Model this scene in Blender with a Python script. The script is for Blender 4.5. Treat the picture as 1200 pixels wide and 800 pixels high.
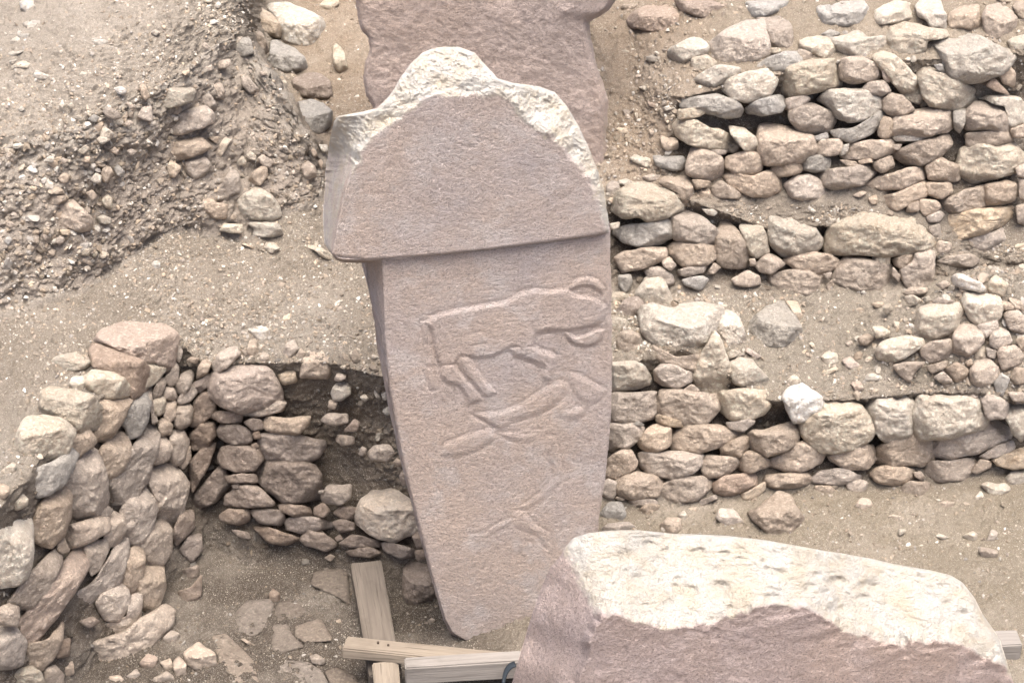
import bpy, math, re
import numpy as np
R = math.radians
C = bpy.context.scene
for o in list(bpy.data.objects): bpy.data.objects.remove(o)
col = C.collection
rng = np.random.default_rng(7)

# ---------------------------------------------------------------- camera, sky, sun, exposure
CAM = np.array([0.0, 0.0, 6.8]); PITCH = R(32.0); FPX = 2600.0      # camera height (m), tilt down, focal length at 1200 px width
cam = bpy.data.objects.new('camera', bpy.data.cameras.new('camera')); col.objects.link(cam)
cam.location = CAM; cam.rotation_euler = (R(90) - PITCH, 0, 0)
cam.data.sensor_width = 36; cam.data.lens = 36 * FPX / 1200; cam.data.clip_start = .05; cam.data.clip_end = 2000
C.camera = cam
SUN_EL, SUN_AZ = R(73), R(165)                                       # azimuth measured from +Y towards +X: high on the right, softened by the shelter roof
w = bpy.data.worlds.new('World'); C.world = w; w.use_nodes = True
nt = w.node_tree; bg = nt.nodes['Background']; sky = nt.nodes.new('ShaderNodeTexSky')
sky.sky_type = 'NISHITA'; sky.sun_disc = False; sky.sun_elevation = SUN_EL; sky.sun_rotation = SUN_AZ
sky.air_density = .55; sky.dust_density = 9.0; sky.ozone_density = .8; sky.altitude = 700
nt.links.new(sky.outputs[0], bg.inputs[0]); bg.inputs[1].default_value = .11
sun = bpy.data.objects.new('sun', bpy.data.lights.new('sun', 'SUN')); col.objects.link(sun)
sun.data.energy = 1.5; sun.data.angle = R(48); sun.data.color = (1, .94, .86)
sun.rotation_euler = (R(90) - SUN_EL, 0, R(180) - SUN_AZ); sun.location = (-5, 20, 30)
C.view_settings.view_transform = 'Standard'; C.view_settings.look = 'None'
C.view_settings.exposure = 2.0; C.view_settings.use_white_balance = True; C.view_settings.white_balance_temperature = 6400; C.view_settings.white_balance_tint = 9; C.view_settings.gamma = 1; C.view_settings.use_curve_mapping = False

# ---------------------------------------------------------------- maths helpers
FW = np.array([0, math.cos(PITCH), -math.sin(PITCH)]); UP = np.array([0, math.sin(PITCH), math.cos(PITCH)]); RT = np.array([1.0, 0, 0])
def ray(px, py):                                                     # direction with unit depth along the view axis
    px = np.asarray(px, float); py = np.asarray(py, float)
    return FW + ((px - 600) / FPX)[..., None] * RT + ((400 - py) / FPX)[..., None] * UP
def at_z(px, py, z):
    d = ray(px, py); t = (np.asarray(z) - CAM[2]) / d[..., 2]
    return CAM + d * t[..., None]
def proj(p):
    q = np.asarray(p) - CAM; t = q @ FW
    return 600 + FPX * (q @ RT) / t, 400 - FPX * (q @ UP) / t
def _hash(ix, iy, iz, s):
    h = (ix.astype(np.int64) * 73856093) ^ (iy.astype(np.int64) * 19349663) ^ (iz.astype(np.int64) * 83492791) ^ (s * 2654435)
    h = (h ^ (h >> 13)) * 1274126177 & 0x7fffffff
    h = (h ^ (h >> 15)) * 668265261 & 0x7fffffff
    return ((h >> 4) & 0xffff) / 32767.5 - 1.0
def vnoise(p, s=0):                                                  # smooth value noise, about -1..1
    i = np.floor(p).astype(np.int64); f = p - i; f = f * f * f * (f * (f * 6 - 15) + 10)
    x, y, z = i[..., 0], i[..., 1], i[..., 2]; fx, fy, fz = f[..., 0], f[..., 1], f[..., 2]
    L = lambda a, b, t: a + (b - a) * t
    c = [[[_hash(x + a, y + b, z + d, s) for d in (0, 1)] for b in (0, 1)] for a in (0, 1)]
    return L(L(L(c[0][0][0], c[1][0][0], fx), L(c[0][1][0], c[1][1][0], fx), fy),
             L(L(c[0][0][1], c[1][0][1], fx), L(c[0][1][1], c[1][1][1], fx), fy), fz)
def fbm(p, freq, octs=4, s=0, gain=.5):
    o = 0; a = 1; n = 0
    for k in range(octs):
        o = o + a * vnoise(p * freq + 17.3 * k, s + k); n += a; a *= gain; freq *= 2.03
    return o / n
def smooth(a, b, x):
    t = np.clip((x - a) / (b - a), 0, 1); return t * t * (3 - 2 * t)
def seg_dist(P, poly, closed=False):                                 # distance to a polyline and the offset vector from the nearest point on it
    P = np.asarray(P, float); V = np.asarray(poly, float)
    best = np.full(P.shape[:-1], 1e9); off = np.zeros(P.shape)
    n = len(V) if closed else len(V) - 1
    for k in range(n):
        a = V[k]; b = V[(k + 1) % len(V)]; ab = b - a
        t = np.clip(((P - a) @ ab) / max(ab @ ab, 1e-9), 0, 1)
        d = P - (a + t[..., None] * ab); l = np.hypot(d[..., 0], d[..., 1])
        m = l < best; best = np.where(m, l, best); off[m] = d[m]
    return best, off
def inside(P, poly):
    x, y = P[..., 0], P[..., 1]; V = np.asarray(poly, float); r = np.zeros(x.shape, bool); j = len(V) - 1
    for i in range(len(V)):
        xi, yi = V[i]; xj, yj = V[j]
        r ^= ((yi > y) != (yj > y)) & (x < (xj - xi) * (y - yi) / (yj - yi + 1e-12) + xi); j = i
    return r
def signed(P, poly):                                                 # positive inside
    d, _ = seg_dist(P, poly, True); return np.where(inside(P, poly), d, -d)

# ---------------------------------------------------------------- object helpers
def link_mesh(name, V, F, mat, parent=None, smooth_=True, origin=None, colors=None):
    V = np.asarray(V, float); F = np.asarray(F, np.int64) if not isinstance(F, list) else F
    if origin is None: origin = np.array([0.0, 0, 0])
    me = bpy.data.meshes.new(name)
    if isinstance(F, np.ndarray):
        k = F.shape[1]; n = len(F)
        me.vertices.add(len(V)); me.vertices.foreach_set('co', (V - origin).astype(np.float32).ravel())
        me.loops.add(n * k); me.loops.foreach_set('vertex_index', F.astype(np.int32).ravel())
        me.polygons.add(n); me.polygons.foreach_set('loop_start', np.arange(0, n * k, k, dtype=np.int32))
        me.polygons.foreach_set('loop_total', np.full(n, k, np.int32)) if hasattr(me.polygons, 'x') else None
        me.update(calc_edges=True); me.validate()
    else:
        me.from_pydata([tuple(v) for v in V - origin], [], F)
    me.polygons.foreach_set('use_smooth', np.full(len(me.polygons), smooth_, bool))
    if colors is not None:
        a = me.color_attributes.new('soil', 'FLOAT_COLOR', 'POINT')
        a.data.foreach_set('color', np.concatenate([colors, np.ones((len(colors), 1))], 1).astype(np.float32).ravel())
    me.materials.append(mat)
    o = bpy.data.objects.new(name, me); col.objects.link(o)
    if parent is not None:
        o.parent = parent; o.location = np.asarray(origin) - np.asarray(parent.location)
    else: o.location = origin
    return o
def empty(name, loc):
    o = bpy.data.objects.new(name, None); col.objects.link(o); o.location = loc; o.empty_display_size = .1; return o
def tag(o, label=None, cat=None, group=None, kind=None):
    if label: o['label'] = label
    if cat: o['category'] = cat
    if group: o['group'] = group
    if kind: o['kind'] = kind
    return o

# ---------------------------------------------------------------- materials
class NT:
    def __init__(s, name):
        s.m = bpy.data.materials.new(name); s.m.use_nodes = True; s.t = s.m.node_tree; s.b = s.t.nodes['Principled BSDF']
        s.b.inputs['Roughness'].default_value = .95; s.b.inputs['Specular IOR Level'].default_value = .15
    def n(s, typ, **k):
        o = s.t.nodes.new('ShaderNode' + typ)
        for a, v in k.items():
            if a in o.inputs: o.inputs[a].default_value = v
            else: setattr(o, a, v)
        return o
    def l(s, a, b): s.t.links.new(a, b)
    def noise(s, co, scale, detail=4, rough=.6, dist=0):
        o = s.n('TexNoise'); o.inputs['Scale'].default_value = scale; o.inputs['Detail'].default_value = detail
        o.inputs['Roughness'].default_value = rough; o.inputs['Distortion'].default_value = dist; s.l(co, o.inputs['Vector']); return o.outputs['Fac']
    def ramp(s, f, a, b, c0=(0, 0, 0, 1), c1=(1, 1, 1, 1)):
        o = s.n('ValToRGB'); o.color_ramp.elements[0].position = a; o.color_ramp.elements[1].position = b
        o.color_ramp.elements[0].color = c0; o.color_ramp.elements[1].color = c1; s.l(f, o.inputs[0]); return o.outputs[0]
    def mix(s, f, a, b, mode='MIX'):
        o = s.n('Mix', data_type='RGBA', blend_type=mode)
        for v, i in ((f, 0), (a, 6), (b, 7)):
            if hasattr(v, 'links'): s.l(v, o.inputs[i])
            elif i == 0: o.inputs[i].default_value = v
            else: o.inputs[i].default_value = (*v, 1)[:4]
        return o.outputs[2]
    def math(s, op, a, b=0, c=0):
        o = s.n('Math', operation=op)
        for i, v in enumerate((a, b, c)):
            if hasattr(v, 'links'): s.l(v, o.inputs[i])
            else: o.inputs[i].default_value = v
        return o.outputs[0]
    def bump(s, h, dist, strength=1, prev=None):
        o = s.n('Bump'); o.inputs['Strength'].default_value = strength; o.inputs['Distance'].default_value = dist
        s.l(h, o.inputs['Height'])
        if prev is not None: s.l(prev, o.inputs['Normal'])
        return o.outputs[0]
    def done(s, colr, nrm=None):
        s.l(colr, s.b.inputs['Base Color'])
        if nrm is not None: s.l(nrm, s.b.inputs['Normal'])
        return s.m
def rock_mat(name, base, alt, stain, speck=.35):
    m = NT(name); geo = m.n('NewGeometry'); oi = m.n('ObjectInfo')
    off = m.n('Vectormath', operation='ADD') if False else m.n('VectorMath', operation='ADD')
    m.l(geo.outputs['Position'], off.inputs[0]); sc = m.math('MULTIPLY', oi.outputs['Random'], 37.0)
    cmb = m.n('CombineXYZ'); m.l(sc, cmb.inputs[0]); m.l(sc, cmb.inputs[1]); m.l(cmb.outputs[0], off.inputs[1]); co = off.outputs[0]
    big = m.noise(co, 7, 5, .6); mid = m.noise(co, 26, 6, .7); fine = m.noise(co, 140, 4, .7)
    c = m.mix(m.ramp(big, .35, .65), base, alt)
    c = m.mix(m.math('MULTIPLY', m.ramp(mid, .47, .62), .60), c, stain)
    c = m.mix(m.math('MULTIPLY', m.ramp(fine, .51, .62), speck), c, tuple(x * .35 for x in base))
    c = m.mix(m.math('MULTIPLY', m.ramp(m.noise(co, 60, 3, .6), .53, .65), .5), c, tuple(min(.85, x * 1.45) for x in base))
    hv = m.n('HueSaturation'); m.l(c, hv.inputs['Color'])
    m.l(m.math('MULTIPLY_ADD', oi.outputs['Random'], .34, .86), hv.inputs['Value'])
    m.l(m.math('MULTIPLY_ADD', m.math('FRACT', m.math('MULTIPLY', oi.outputs['Random'], 13.7)), .3, .72), hv.inputs['Saturation'])
    vo = m.n('TexVoronoi'); vo.inputs['Scale'].default_value = 55; m.l(co, vo.inputs['Vector'])
    pit = m.ramp(vo.outputs['Distance'], .0, .35)
    h = m.math('ADD', m.math('MULTIPLY', mid, 1.0), m.math('MULTIPLY', m.noise(co, 75, 6, .75), .6))
    n = m.bump(h, .05, 1.0); n = m.bump(m.math('MULTIPLY', pit, m.ramp(big, .4, .6)), .004, .5, n); n = m.bump(fine, .010, .9, n)
    return m.done(hv.outputs[0], n)
MR = dict(
    t=rock_mat('tan_limestone', (.57, .465, .36), (.51, .405, .31), (.41, .315, .235)),
    c=rock_mat('cream_limestone', (.66, .575, .46), (.60, .50, .38), (.49, .385, .28)),
    w=rock_mat('white_limestone', (.72, .67, .585), (.65, .57, .47), (.52, .43, .33)),
    g=rock_mat('grey_limestone', (.47, .43, .375), (.52, .47, .40), (.35, .31, .26)),
    o=rock_mat('orange_limestone', (.60, .465, .325), (.65, .54, .41), (.46, .33, .215)),
    p=rock_mat('pinkish_limestone', (.53, .415, .325), (.48, .37, .29), (.40, .295, .22)),
    b=rock_mat('brown_or_shaded_limestone', (.41, .32, .25), (.36, .275, .21), (.28, .21, .155)))  # brown stones; on the pit's back wall it paints in the shade
M_SLAB = rock_mat('dusty_bedrock', (.29, .235, .18), (.25, .20, .155), (.18, .14, .105))
def pillar_mat(name, base, alt, pale, streak=1.0):
    m = NT(name); geo = m.n('NewGeometry'); co = geo.outputs['Position']
    a = m.n('Attribute'); a.attribute_name = 'soil'                  # red: freshly broken pale stone, also light painted on the head's left face
    mp = m.n('Mapping'); m.l(co, mp.inputs[0]); mp.inputs['Scale'].default_value = (1, 1, 1.5)
    big = m.noise(co, 2.6, 5, .6); mid = m.noise(mp.outputs[0], 16, 6, .7); fine = m.noise(mp.outputs[0], 85, 5, .75); grit = m.noise(mp.outputs[0], 170, 3, .75)
    c = m.mix(m.ramp(big, .38, .64), base, alt)
    c = m.mix(m.math('MULTIPLY', m.ramp(m.noise(co, 1.4, 4, .55), .47, .62), .6), c, (base[0] * 1.03, base[1] * .99, base[2] * .93))
    c = m.mix(m.math('MULTIPLY', m.ramp(mid, .46, .62), .40), c, tuple(x * .78 for x in base))
    c = m.mix(m.math('MULTIPLY', m.ramp(m.noise(co, 7, 5, .65), .50, .64), .45), c, tuple(min(.8, x * 1.3) for x in alt))
    c = m.mix(m.math('MULTIPLY', m.ramp(fine, .50, .63), .50), c, tuple(x * .45 for x in base))
    c = m.mix(m.math('MULTIPLY', m.ramp(grit, .565, .61), .36), c, (.24, .18, .155))
    pc = m.mix(m.ramp(m.noise(co, 11, 5, .65), .42, .66), pale, tuple(x * y for x, y in zip(pale, (.95, .88, .77))))
    pc = m.mix(m.math('MULTIPLY', m.ramp(m.noise(co, 60, 4, .7), .62, .74), .22), pc, tuple(x * .6 for x in pale))
    sp = m.n('SeparateColor'); m.l(a.outputs['Color'], sp.inputs[0])
    edge = m.math('ADD', sp.outputs[0], m.math('MULTIPLY', m.math('SUBTRACT', m.noise(co, 22, 5, .7), .5), .9))
    c = m.mix(m.ramp(edge, .38, .62), c, pc)
    h = m.math('ADD', m.math('MULTIPLY', mid, .22), m.math('MULTIPLY', fine, .55))
    n = m.bump(h, .020, 1.0); n = m.bump(grit, .005, .9, n)
    return m.done(c, n)
M_PILLAR = pillar_mat('carved_pink_limestone', (.73, .60, .52), (.65, .565, .535), (.76, .715, .64))
M_REAR = pillar_mat('rough_pink_limestone', (.65, .525, .455), (.60, .495, .44), (.70, .63, .555))
M_FRONT = pillar_mat('weathered_pink_limestone', (.68, .54, .475), (.63, .51, .475), (.72, .675, .60))
def soil_mat():
    m = NT('dry_earth'); geo = m.n('NewGeometry'); co = geo.outputs['Position']
    a = m.n('Attribute'); a.attribute_name = 'soil'
    big = m.noise(co, 2.3, 6, .62); mid = m.noise(co, 13, 6, .7); fine = m.noise(co, 90, 5, .75); grit = m.noise(co, 210, 3, .8)
    c = a.outputs['Color']
    c = m.mix(m.math('MULTIPLY', m.ramp(big, .48, .66), .40), c, (.40, .35, .29))
    c = m.mix(m.math('MULTIPLY', m.ramp(mid, .50, .66), .40), c, m.mix(.5, a.outputs['Color'], (.16, .125, .09)))
    c = m.mix(m.math('MULTIPLY', m.ramp(fine, .50, .60), .55), c, m.mix(.5, a.outputs['Color'], (.11, .085, .065)))
    c = m.mix(m.math('MULTIPLY', m.ramp(grit, .55, .63), .75), c, (.48, .43, .36))
    vo = m.n('TexVoronoi'); vo.inputs['Scale'].default_value = 65; m.l(co, vo.inputs['Vector'])
    c = m.mix(m.math('MULTIPLY', m.ramp(vo.outputs['Distance'], .16, .22, (1, 1, 1, 1), (0, 0, 0, 1)), m.ramp(m.noise(co, 6, 3), .48, .58)), c, (.44, .39, .32))
    h = m.math('ADD', m.math('MULTIPLY', mid, 1.0), m.math('MULTIPLY', fine, .7))
    n = m.bump(h, .022, 1.0); n = m.bump(grit, .006, .8, n)
    return m.done(c, n)
M_SOIL = soil_mat()
def gravel_mat(name, c0, c1):
    m = NT(name); a = m.n('Attribute'); a.attribute_name = 'soil'
    geo = m.n('NewGeometry'); f = m.noise(geo.outputs['Position'], 160, 4, .7)
    c = m.mix(m.math('MULTIPLY', m.ramp(f, .5, .7), .4), a.outputs['Color'], (.25, .2, .16))
    return m.done(c, m.bump(f, .004, .8))
M_GRAVEL = gravel_mat('gravel_stone', 0, 0)
def wood_mat(name, c0, c1, c2, ax):
    m = NT(name); tc = m.n('TexCoord'); mp = m.n('Mapping'); m.l(tc.outputs['Object'], mp.inputs[0])
    mp.inputs['Scale'].default_value = [(3 if i == ax else 42) for i in range(3)]
    g = m.noise(mp.outputs[0], 1, 6, .65, .6); b = m.noise(tc.outputs['Object'], 6, 4)
    mp2 = m.n('Mapping'); m.l(tc.outputs['Object'], mp2.inputs[0]); mp2.inputs['Scale'].default_value = [(2 if i == ax else 130) for i in range(3)]
    g2 = m.noise(mp2.outputs[0], 1, 3, .6)
    c = m.mix(m.ramp(g, .35, .65), c0, c1); c = m.mix(m.math('MULTIPLY', m.ramp(b, .5, .7), .5), c, c2)
    c = m.mix(m.math('MULTIPLY', m.ramp(g2, .60, .68), .7), c, tuple(x * .3 for x in c1))
    return m.done(c, m.bump(m.math('ADD', g, g2), .004, .8))

# ---------------------------------------------------------------- terrain: one sheet through measured profiles (pixel column: pixel row, height)
PROF = {
 -250: [(1000, 0), (940, 0), (780, 1.25), (600, 1.3), (400, 1.36), (190, 2.05), (155, 2.12), (60, 2.3), (-20, 2.42), (-160, 2.5)],
 0:    [(1000, 0), (897, 0), (595, 1.25), (480, 1.3), (362, 1.35), (175, 2.05), (140, 2.12), (60, 2.3), (-20, 2.42), (-160, 2.5)],
 100:  [(1000, 0), (790, 0), (478, 1.22), (420, 1.28), (337, 1.34), (150, 2.1), (120, 2.18), (50, 2.35), (-20, 2.45), (-160, 2.5)],
 200:  [(1000, 0), (690, 0), (398, 1.18), (350, 1.27), (265, 1.45), (100, 2.17), (80, 2.23), (30, 2.38), (-20, 2.48), (-160, 2.5)],
 245:  [(1000, 0), (638, 0), (428, 1.04), (370, 1.2), (270, 1.43), (60, 2.2), (45, 2.25), (15, 2.33), (-25, 2.42), (-160, 2.5)],
 285:  [(1000, 0), (662, 0), (425, 1.08), (370, 1.2), (272, 1.4), (38, 2.15), (25, 2.2), (8, 2.25), (-25, 2.3), (-160, 2.5)],
 300:  [(1000, 0), (665, 0), (425, 1.08), (370, 1.2), (268, 1.4), (66, 2.08), (50, 1.75), (20, 1.75), (-25, 1.85), (-160, 2.4)],
 318:  [(1000, 0), (665, 0), (425, 1.08), (360, 1.2), (255, 1.42), (95, 2.0), (84, 1.62), (40, 1.62), (-25, 1.75), (-160, 2.4)],
 340:  [(1000, 0), (665, 0), (425, 1.1), (350, 1.22), (240, 1.44), (118, 1.93), (108, 1.58), (60, 1.6), (-20, 1.75), (-160, 2.3)],
 362:  [(1000, 0), (666, 0), (425, 1.1), (345, 1.22), (238, 1.43), (165, 1.72), (150, 1.5), (60, 1.6), (-20, 1.75), (-160, 2.3)],
 385:  [(1000, 0), (668, 0), (425, 1.1), (340, 1.22), (215, 1.45), (190, 1.5), (150, 1.5), (60, 1.6), (-20, 1.75), (-160, 2.3)],
 440:  [(1000, 0), (690, 0), (440, 1.05), (340, 1.2), (215, 1.4), (190, 1.45), (150, 1.5), (60, 1.6), (-20, 1.75), (-160, 2.3)],
 500:  [(1000, 0), (700, .0), (450, 1.0), (360, 1.1), (260, 1.25), (210, 1.4), (170, 1.45), (70, 1.6), (-20, 1.78), (-160, 2.4)],
 560:  [(1000, .05), (690, .1), (480, .9), (390, 1.02), (300, 1.12), (230, 1.35), (190, 1.42), (80, 1.65), (-20, 1.85), (-160, 2.45)],
 690:  [(1000, .2), (600, .3), (425, .97), (370, 1.05), (345, 1.05), (235, 1.5), (215, 1.53), (100, 1.85), (-20, 2.15), (-160, 2.6)],
 740:  [(1000, .2), (597, .3), (425, .97), (370, 1.05), (345, 1.05), (235, 1.5), (215, 1.53), (100, 1.85), (-20, 2.15), (-160, 2.6)],
 800:  [(1000, .2), (594, .3), (405, 1.04), (372, 1.08), (348, 1.05), (232, 1.5), (224, 1.52), (115, 1.95), (-20, 2.2), (-160, 2.6)],
 900:  [(1000, .2), (580, .3), (470, .8), (400, .92), (345, 1.02), (268, 1.32), (240, 1.42), (90, 2.05), (-20, 2.25), (-160, 2.6)],
 1000: [(1000, .2), (572, .3), (468, .8), (410, .9), (340, 1.03), (262, 1.33), (240, 1.42), (70, 2.1), (-20, 2.3), (-160, 2.6)],
 1080: [(1000, .2), (566, .3), (460, .82), (370, 1.11), (335, 1.06), (300, 1.2), (262, 1.33), (70, 2.1), (-20, 2.3), (-160, 2.6)],
 1150: [(1000, .2), (560, .3), (460, .83), (318, 1.3), (311, 1.08), (302, 1.12), (285, 1.18), (70, 2.1), (-20, 2.3), (-160, 2.6)],
 1200: [(1000, .2), (555, .3), (470, .8), (322, 1.28), (315, 1.06), (305, 1.11), (290, 1.15), (60, 2.12), (-20, 2.3), (-160, 2.6)],
 1450: [(1000, .2), (545, .3), (470, .8), (322, 1.28), (315, 1.06), (305, 1.11), (290, 1.15), (60, 2.12), (-20, 2.3), (-160, 2.6)]}
KX = np.array(sorted(PROF)); PY = np.array([[q[0] for q in PROF[k]] for k in KX], float); PZ = np.array([[q[1] for q in PROF[k]] for k in KX], float)
FINE = np.arange(-250, 1451, 2.0)
def col_interp(A):
    out = np.stack([np.interp(FINE, KX, A[:, j]) for j in range(A.shape[1])], 1)
    k = np.exp(-.5 * (np.arange(-12, 13) / 3.5) ** 2); k /= k.sum()
    return np.stack([np.convolve(np.pad(out[:, j], 12, 'edge'), k, 'valid') for j in range(out.shape[1])], 1)
GY, GZ = col_interp(PY), col_interp(PZ)
def terr(px, py):                                                    # undisplaced ground point seen at a pixel
    i = int(np.clip(round((px + 250) / 2), 0, len(FINE) - 1))
    z = np.interp(py, GY[i][::-1], GZ[i][::-1]); return at_z(px, py, z)
NB = [270, 170, 70, 75, 130, 36, 100, 64, 40]
px_f = FINE
px_all = np.concatenate([np.linspace(-9000, -300, 14), px_f, np.linspace(1500, 9000, 14)])
rows = []; band = []
for j, n in enumerate(NB):
    for k in range(n + (j == len(NB) - 1)):
        t = k / n
        y = GY[:, j] * (1 - t) + GY[:, j + 1] * t; z = GZ[:, j] * (1 - t) + GZ[:, j + 1] * t
        y = np.interp(px_all, px_f, y); z = np.interp(px_all, px_f, z)
        rows.append(at_z(px_all, y, z)); band.append(np.full(len(px_all), j + t))
T = np.array(rows); BAND = np.array(band); PXG = np.broadcast_to(px_all, BAND.shape)
nr, nc = BAND.shape
# push the earth core back behind the dry-stone faces
for (j, a, b, d) in ((1, -400, 1500, .15), (4, 700, 1110, .14), (6, 780, 1500, .14)):
    m = (BAND > j) & (BAND < j + 1) & (PXG > a) & (PXG < b); s = np.clip(np.sin(math.pi * (BAND - j)), 0, 1) ** .8 * smooth(a, a + 25, PXG) * (1 - smooth(b - 25, b, PXG))
    T[m] += (np.array([0, 1.0, 0]) * (d * s[m])[:, None])
du = np.gradient(T, axis=1); dv = np.gradient(T, axis=0); N = np.cross(dv, du); N /= np.linalg.norm(N, axis=2, keepdims=True) + 1e-9
N *= np.sign((N * (CAM - T)).sum(2))[..., None]
core = (PXG > -330) & (PXG < 1500)
P = T.reshape(-1, 3)
baulk = ((BAND > 3.9) & (BAND < 5.3) & (PXG < 400)).reshape(-1).astype(float)
pit = ((BAND < 2) & (PXG < 520)).reshape(-1).astype(float)
rough = .75 + .75 * baulk + .5 * ((BAND > 5.2) & (BAND < 8) & (PXG < 330)).reshape(-1)
d = .030 * fbm(P, 2.6, 3, 1) + rough * (.016 * fbm(P, 9, 3, 5) + .010 * fbm(P, 32, 3, 9)) + .009 * fbm(P, 58, 2, 13)
rid = 1 - np.abs(fbm(P, 14, 3, 21)); d += baulk * (.075 * fbm(P, 4.5, 4, 31) - .018 * smooth(.90, 1, rid))
clod = np.maximum(0, fbm(P, 45, 2, 41) - .18); d += .030 * clod
D = np.where(core, d.reshape(nr, nc), 0)
BASE = T.copy(); T = T + N * D[..., None]
# soil colour by place
def rgb(*c): return np.array(c)
colr = np.tile(rgb(.345, .285, .215), (nr * nc, 1)); bx = BAND.reshape(-1); xx = PXG.reshape(-1)
def blend(mask, c):
    global colr
    colr = colr * (1 - mask[:, None]) + rgb(*c) * mask[:, None]
lf = 1 - smooth(330, 420, xx); wob = .25 * fbm(P, 1.7, 3, 77)
blend(smooth(4.55, 5.1, bx + wob) * lf, (.47, .40, .315))            # pale gravelly top of the left bank
blend(smooth(3.95, 4.1, bx + wob * .3) * (1 - smooth(4.6, 5.1, bx + wob)) * lf, (.41, .325, .245))
blend((1 - smooth(.9, 1.9, bx + wob * .5)) * (1 - smooth(520, 640, xx)), (.125, .098, .074))    # pit floor and faces, the pit's shade put into the soil colour
blend(smooth(4.9, 6.2, bx + wob) * smooth(325, 360, xx) * (1 - smooth(780, 900, xx)), (.44, .33, .225))   # orange-brown slope
blend(smooth(6.8, 7.2, bx) * smooth(780, 900, xx), (.42, .335, .235))
blend((1 - smooth(.95, 1.05, bx)) * smooth(600, 680, xx), (.36, .295, .205))
blend(smooth(2.0, 2.2, bx) * (1 - smooth(2.6, 3.2, bx + wob)) * (1 - smooth(380, 440, xx)), (.42, .36, .285))
blend(smooth(2.0, 2.2, bx) * (1 - smooth(3.9, 4.0, bx)) * smooth(700, 730, xx), (.37, .315, .24))
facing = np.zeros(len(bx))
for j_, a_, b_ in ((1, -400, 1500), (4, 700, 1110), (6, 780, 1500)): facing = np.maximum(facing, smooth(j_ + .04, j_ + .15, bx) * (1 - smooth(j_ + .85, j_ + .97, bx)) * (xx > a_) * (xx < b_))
blend(facing * .85, (.215, .165, .12))                               # brown mud in the joints, darkened further with painted gap shade
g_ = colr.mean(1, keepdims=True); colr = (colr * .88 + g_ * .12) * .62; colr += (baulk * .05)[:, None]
# near and far extensions of the same sheet, one to the horizon
near = np.stack([np.stack([np.interp(px_all, [-9000, 9000], [-60, 60]), np.full(nc, y), np.full(nc, 0.0)], 1) for y in (-60, -20, 0, 3, 5)])
far = np.stack([np.stack([np.interp(px_all, [-9000, 9000], [-x, x]), np.full(nc, y), np.full(nc, z)], 1) for x, y, z in ((60, 20, 2.7), (200, 60, 3), (1500, 700, 3))])
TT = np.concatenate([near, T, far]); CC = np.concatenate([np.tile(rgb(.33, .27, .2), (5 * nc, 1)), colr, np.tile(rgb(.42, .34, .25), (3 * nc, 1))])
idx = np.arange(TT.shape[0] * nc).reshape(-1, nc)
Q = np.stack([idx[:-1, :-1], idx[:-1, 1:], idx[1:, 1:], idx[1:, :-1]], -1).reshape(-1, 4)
tag(link_mesh('ground', TT.reshape(-1, 3), Q, M_SOIL, colors=CC), kind='structure')

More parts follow.
